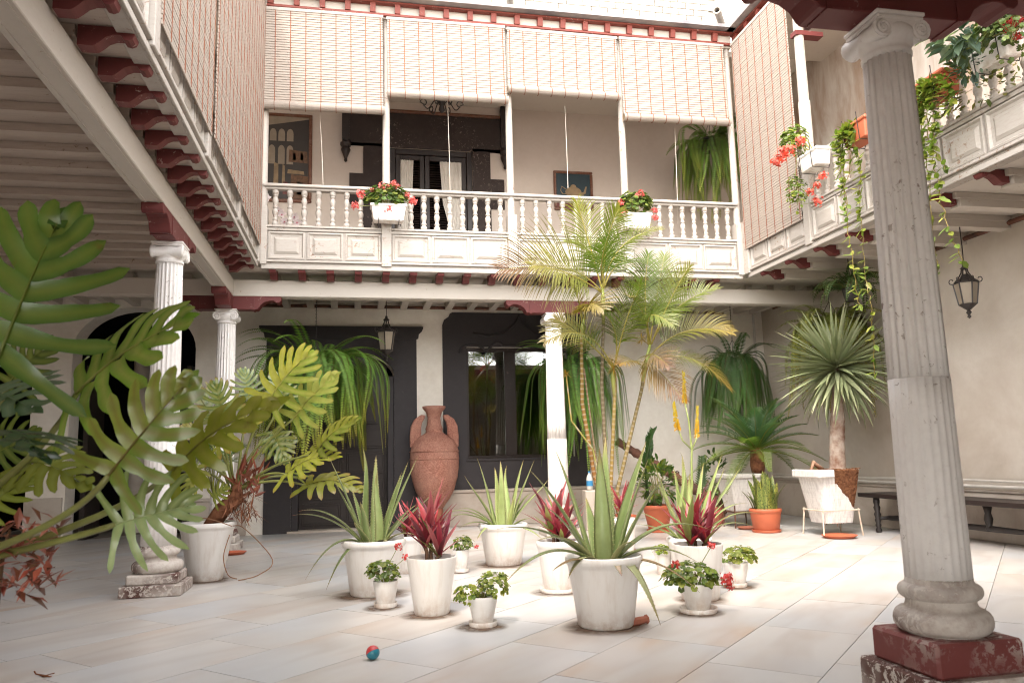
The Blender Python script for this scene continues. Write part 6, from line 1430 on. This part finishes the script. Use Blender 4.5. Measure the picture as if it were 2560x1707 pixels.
# hanging vines out of terracotta troughs
def vine(label, plabel, zp, zs, size, strands, seed, cols):
    random.seed(seed); A = at(*zp, X=xo); trough(plabel, (xo, A.y, A.z), size, .22, .22, PI/2, 'terracotta'); base = V((xo, A.y, A.z+.2)); t = thing('hanging_vine', label, 'vine', base)
    for st in strands:
        pts = [base+V((-.05, rnd(-.1, .1), 0))]+[at(*zs(x, y), X=xo-.12+rnd(-.05, .02)) for x, y in st]; fine = []
        for P0, P1 in zip(pts[:-1], pts[1:]):
            for i in range(8): fine.append(P0.lerp(P1, i/8)+V((rnd(-.012, .012), rnd(-.012, .012), rnd(-.008, .008))))
        b = MB(); b.tube([p-base for p in fine], .004, 5, c=(.30, .22, .07)); n = len(fine)
        for i in range(1, n):
            u = i/n
            dens = 4 if u < .45 else (2 if u < .6 else (2 if i % 3 == 0 else (1 if i % 3 == 1 else 0)))
            for k in range(dens):
                d = V((rnd(-.7, .2), rnd(-1, 1), rnd(-.8, .5))).normalized(); L = rnd(.06, .115); p = fine[i]-base; b.blade([p, p+d*L*.3, p+d*L*.7, p+d*L], [.006, .046, .04, .003], UP+V((-.6, 0, 0)), .25, jit(random.choice(cols), .2))
        b.build('strand', 'leaf', t)
VC = [(.22, .26, .045), (.17, .23, .04), (.28, .29, .06), (.12, .18, .03)]
vine('yellow green vine hanging left of the big column', 'terracotta trough left of the big column', Z4U(575, 800), Z4U, .42, [[(470, 740), (450, 900), (480, 1150), (510, 1400), (540, 1620), (560, 1760)], [(440, 760), (470, 950), (490, 1230)], [(520, 760), (560, 920), (560, 1200), (590, 1540), (620, 1700), (640, 1900), (640, 2150)], [(500, 720), (510, 850), (490, 1040)], [(420, 780), (430, 860)]], 86, VC)
vine('long yellow green vine hanging right of the big column', 'terracotta trough right of the big column', Z4U(990, 570), Z4U, .42, [[(930, 500), (900, 700), (930, 900), (960, 1200), (980, 1450), (1000, 1560)], [(960, 480), (980, 640), (960, 850), (1000, 1050), (1010, 1130), (1080, 1350), (1170, 1520)], [(890, 540), (880, 700), (920, 1000), (970, 1290)], [(920, 480), (930, 560), (950, 800), (1050, 970)], [(1060, 480), (1080, 560), (1060, 640)]], 87, VC)
# white trough with grey succulent and red geranium, upper right
A = at(*Z4U(1330, 370), X=xo); trough('white trough with grey green succulent at the upper right', (xo, A.y, A.z), .44, .18, .19, PI/2)
base = V((xo, A.y, A.z+.22)); q = at(*Z4U(1180, 190), X=xo-.16)
leafy('grey green broad leaved succulent in the upper right trough', q, 210, .27, .5, [(.14, .20, .17), (.20, .26, .22), (.10, .16, .12), (.13, .17, .08)], .085, 88, asp=1.9, off=(0, 0, -.2), name='grey_succulent', stems=0)
leafy('dark rosette succulent drooping under the grey one', at(*Z4U(1190, 330), X=xo-.1), 240, .17, .42, [(.06, .10, .09), (.10, .15, .13), (.04, .07, .05)], .03, 89, asp=2.2, off=(0, 0, -.2), name='rosette_succulent', stems=0)
q = at(*Z4U(1400, 190), X=xo-.2); geranium('dark leaved red geranium at the top right corner', q, .24, .5, 300, [(.04, .07, .02), (.07, .11, .025), (.10, .12, .03)], fl2(Z4U, [(1405, 135, .05), (1385, 165, .04), (1450, 110, .045), (1440, 200, .04)], xo-.36, q), .035, 90, fcol=(.62, .03, .03), off=(0, 0, -.15))
q = at(*Z4U(1330, 470), X=PXR+.12); leafy('climbing foliage behind the balusters at the upper right', q, 420, .5, .6, [(.10, .13, .03), (.16, .17, .04), (.20, .17, .05)], .04, 91, asp=1.8, off=(0, 0, -.3), stems=0, name='climbing_plant')
# white orchids behind the left end of the back balustrade
random.seed(92); q = at(*ZU2(200, 1240), Y=PY+.45); t = thing('orchid', 'white orchids behind the left balusters of the back balcony', 'flower', (q.x, q.y, 3.6)); o = V((q.x, q.y, 3.6))
for x, y in ((90, 1220), (150, 1110), (215, 1180), (235, 1200), (305, 1215), (320, 1245), (70, 1190), (250, 1240)):
    p = at(*ZU2(x, y), Y=PY+.45)-o; b = MB()
    for i in range(5): a = 2*PI*i/5+rnd(-.2, .2); d = V((math.cos(a), -.25, math.sin(a))); b.blade([p, p+d*.035, p+d*.06], [.01, .045, .01], V((0, -1, 0)), .1, (.72, .66, .66))
    b.blade([p+V((0, -.01, 0)), p+V((0, -.03, -.02))], [.02, .02], V((0, -1, 0)), .1, (.4, .05, .12)); b.build('bloom', 'petal', t)
    MB().tube([V((p.x*.5, 0, .02)), V((p.x*.8, 0, p.z*.7)), p], .004, 4, c=(.10, .09, .04)).build('stem', 'bark', t)
for i in range(8): a = rnd(-.6, .6); b = MB(); x = rnd(-.4, .4); b.blade([V((x, 0, 0)), V((x+a*.15, -.03, .12)), V((x+a*.3, -.04, .08))], [.03, .06, .01], UP, .2, (.05, .10, .03)); b.build('leaf', 'leaf', t)
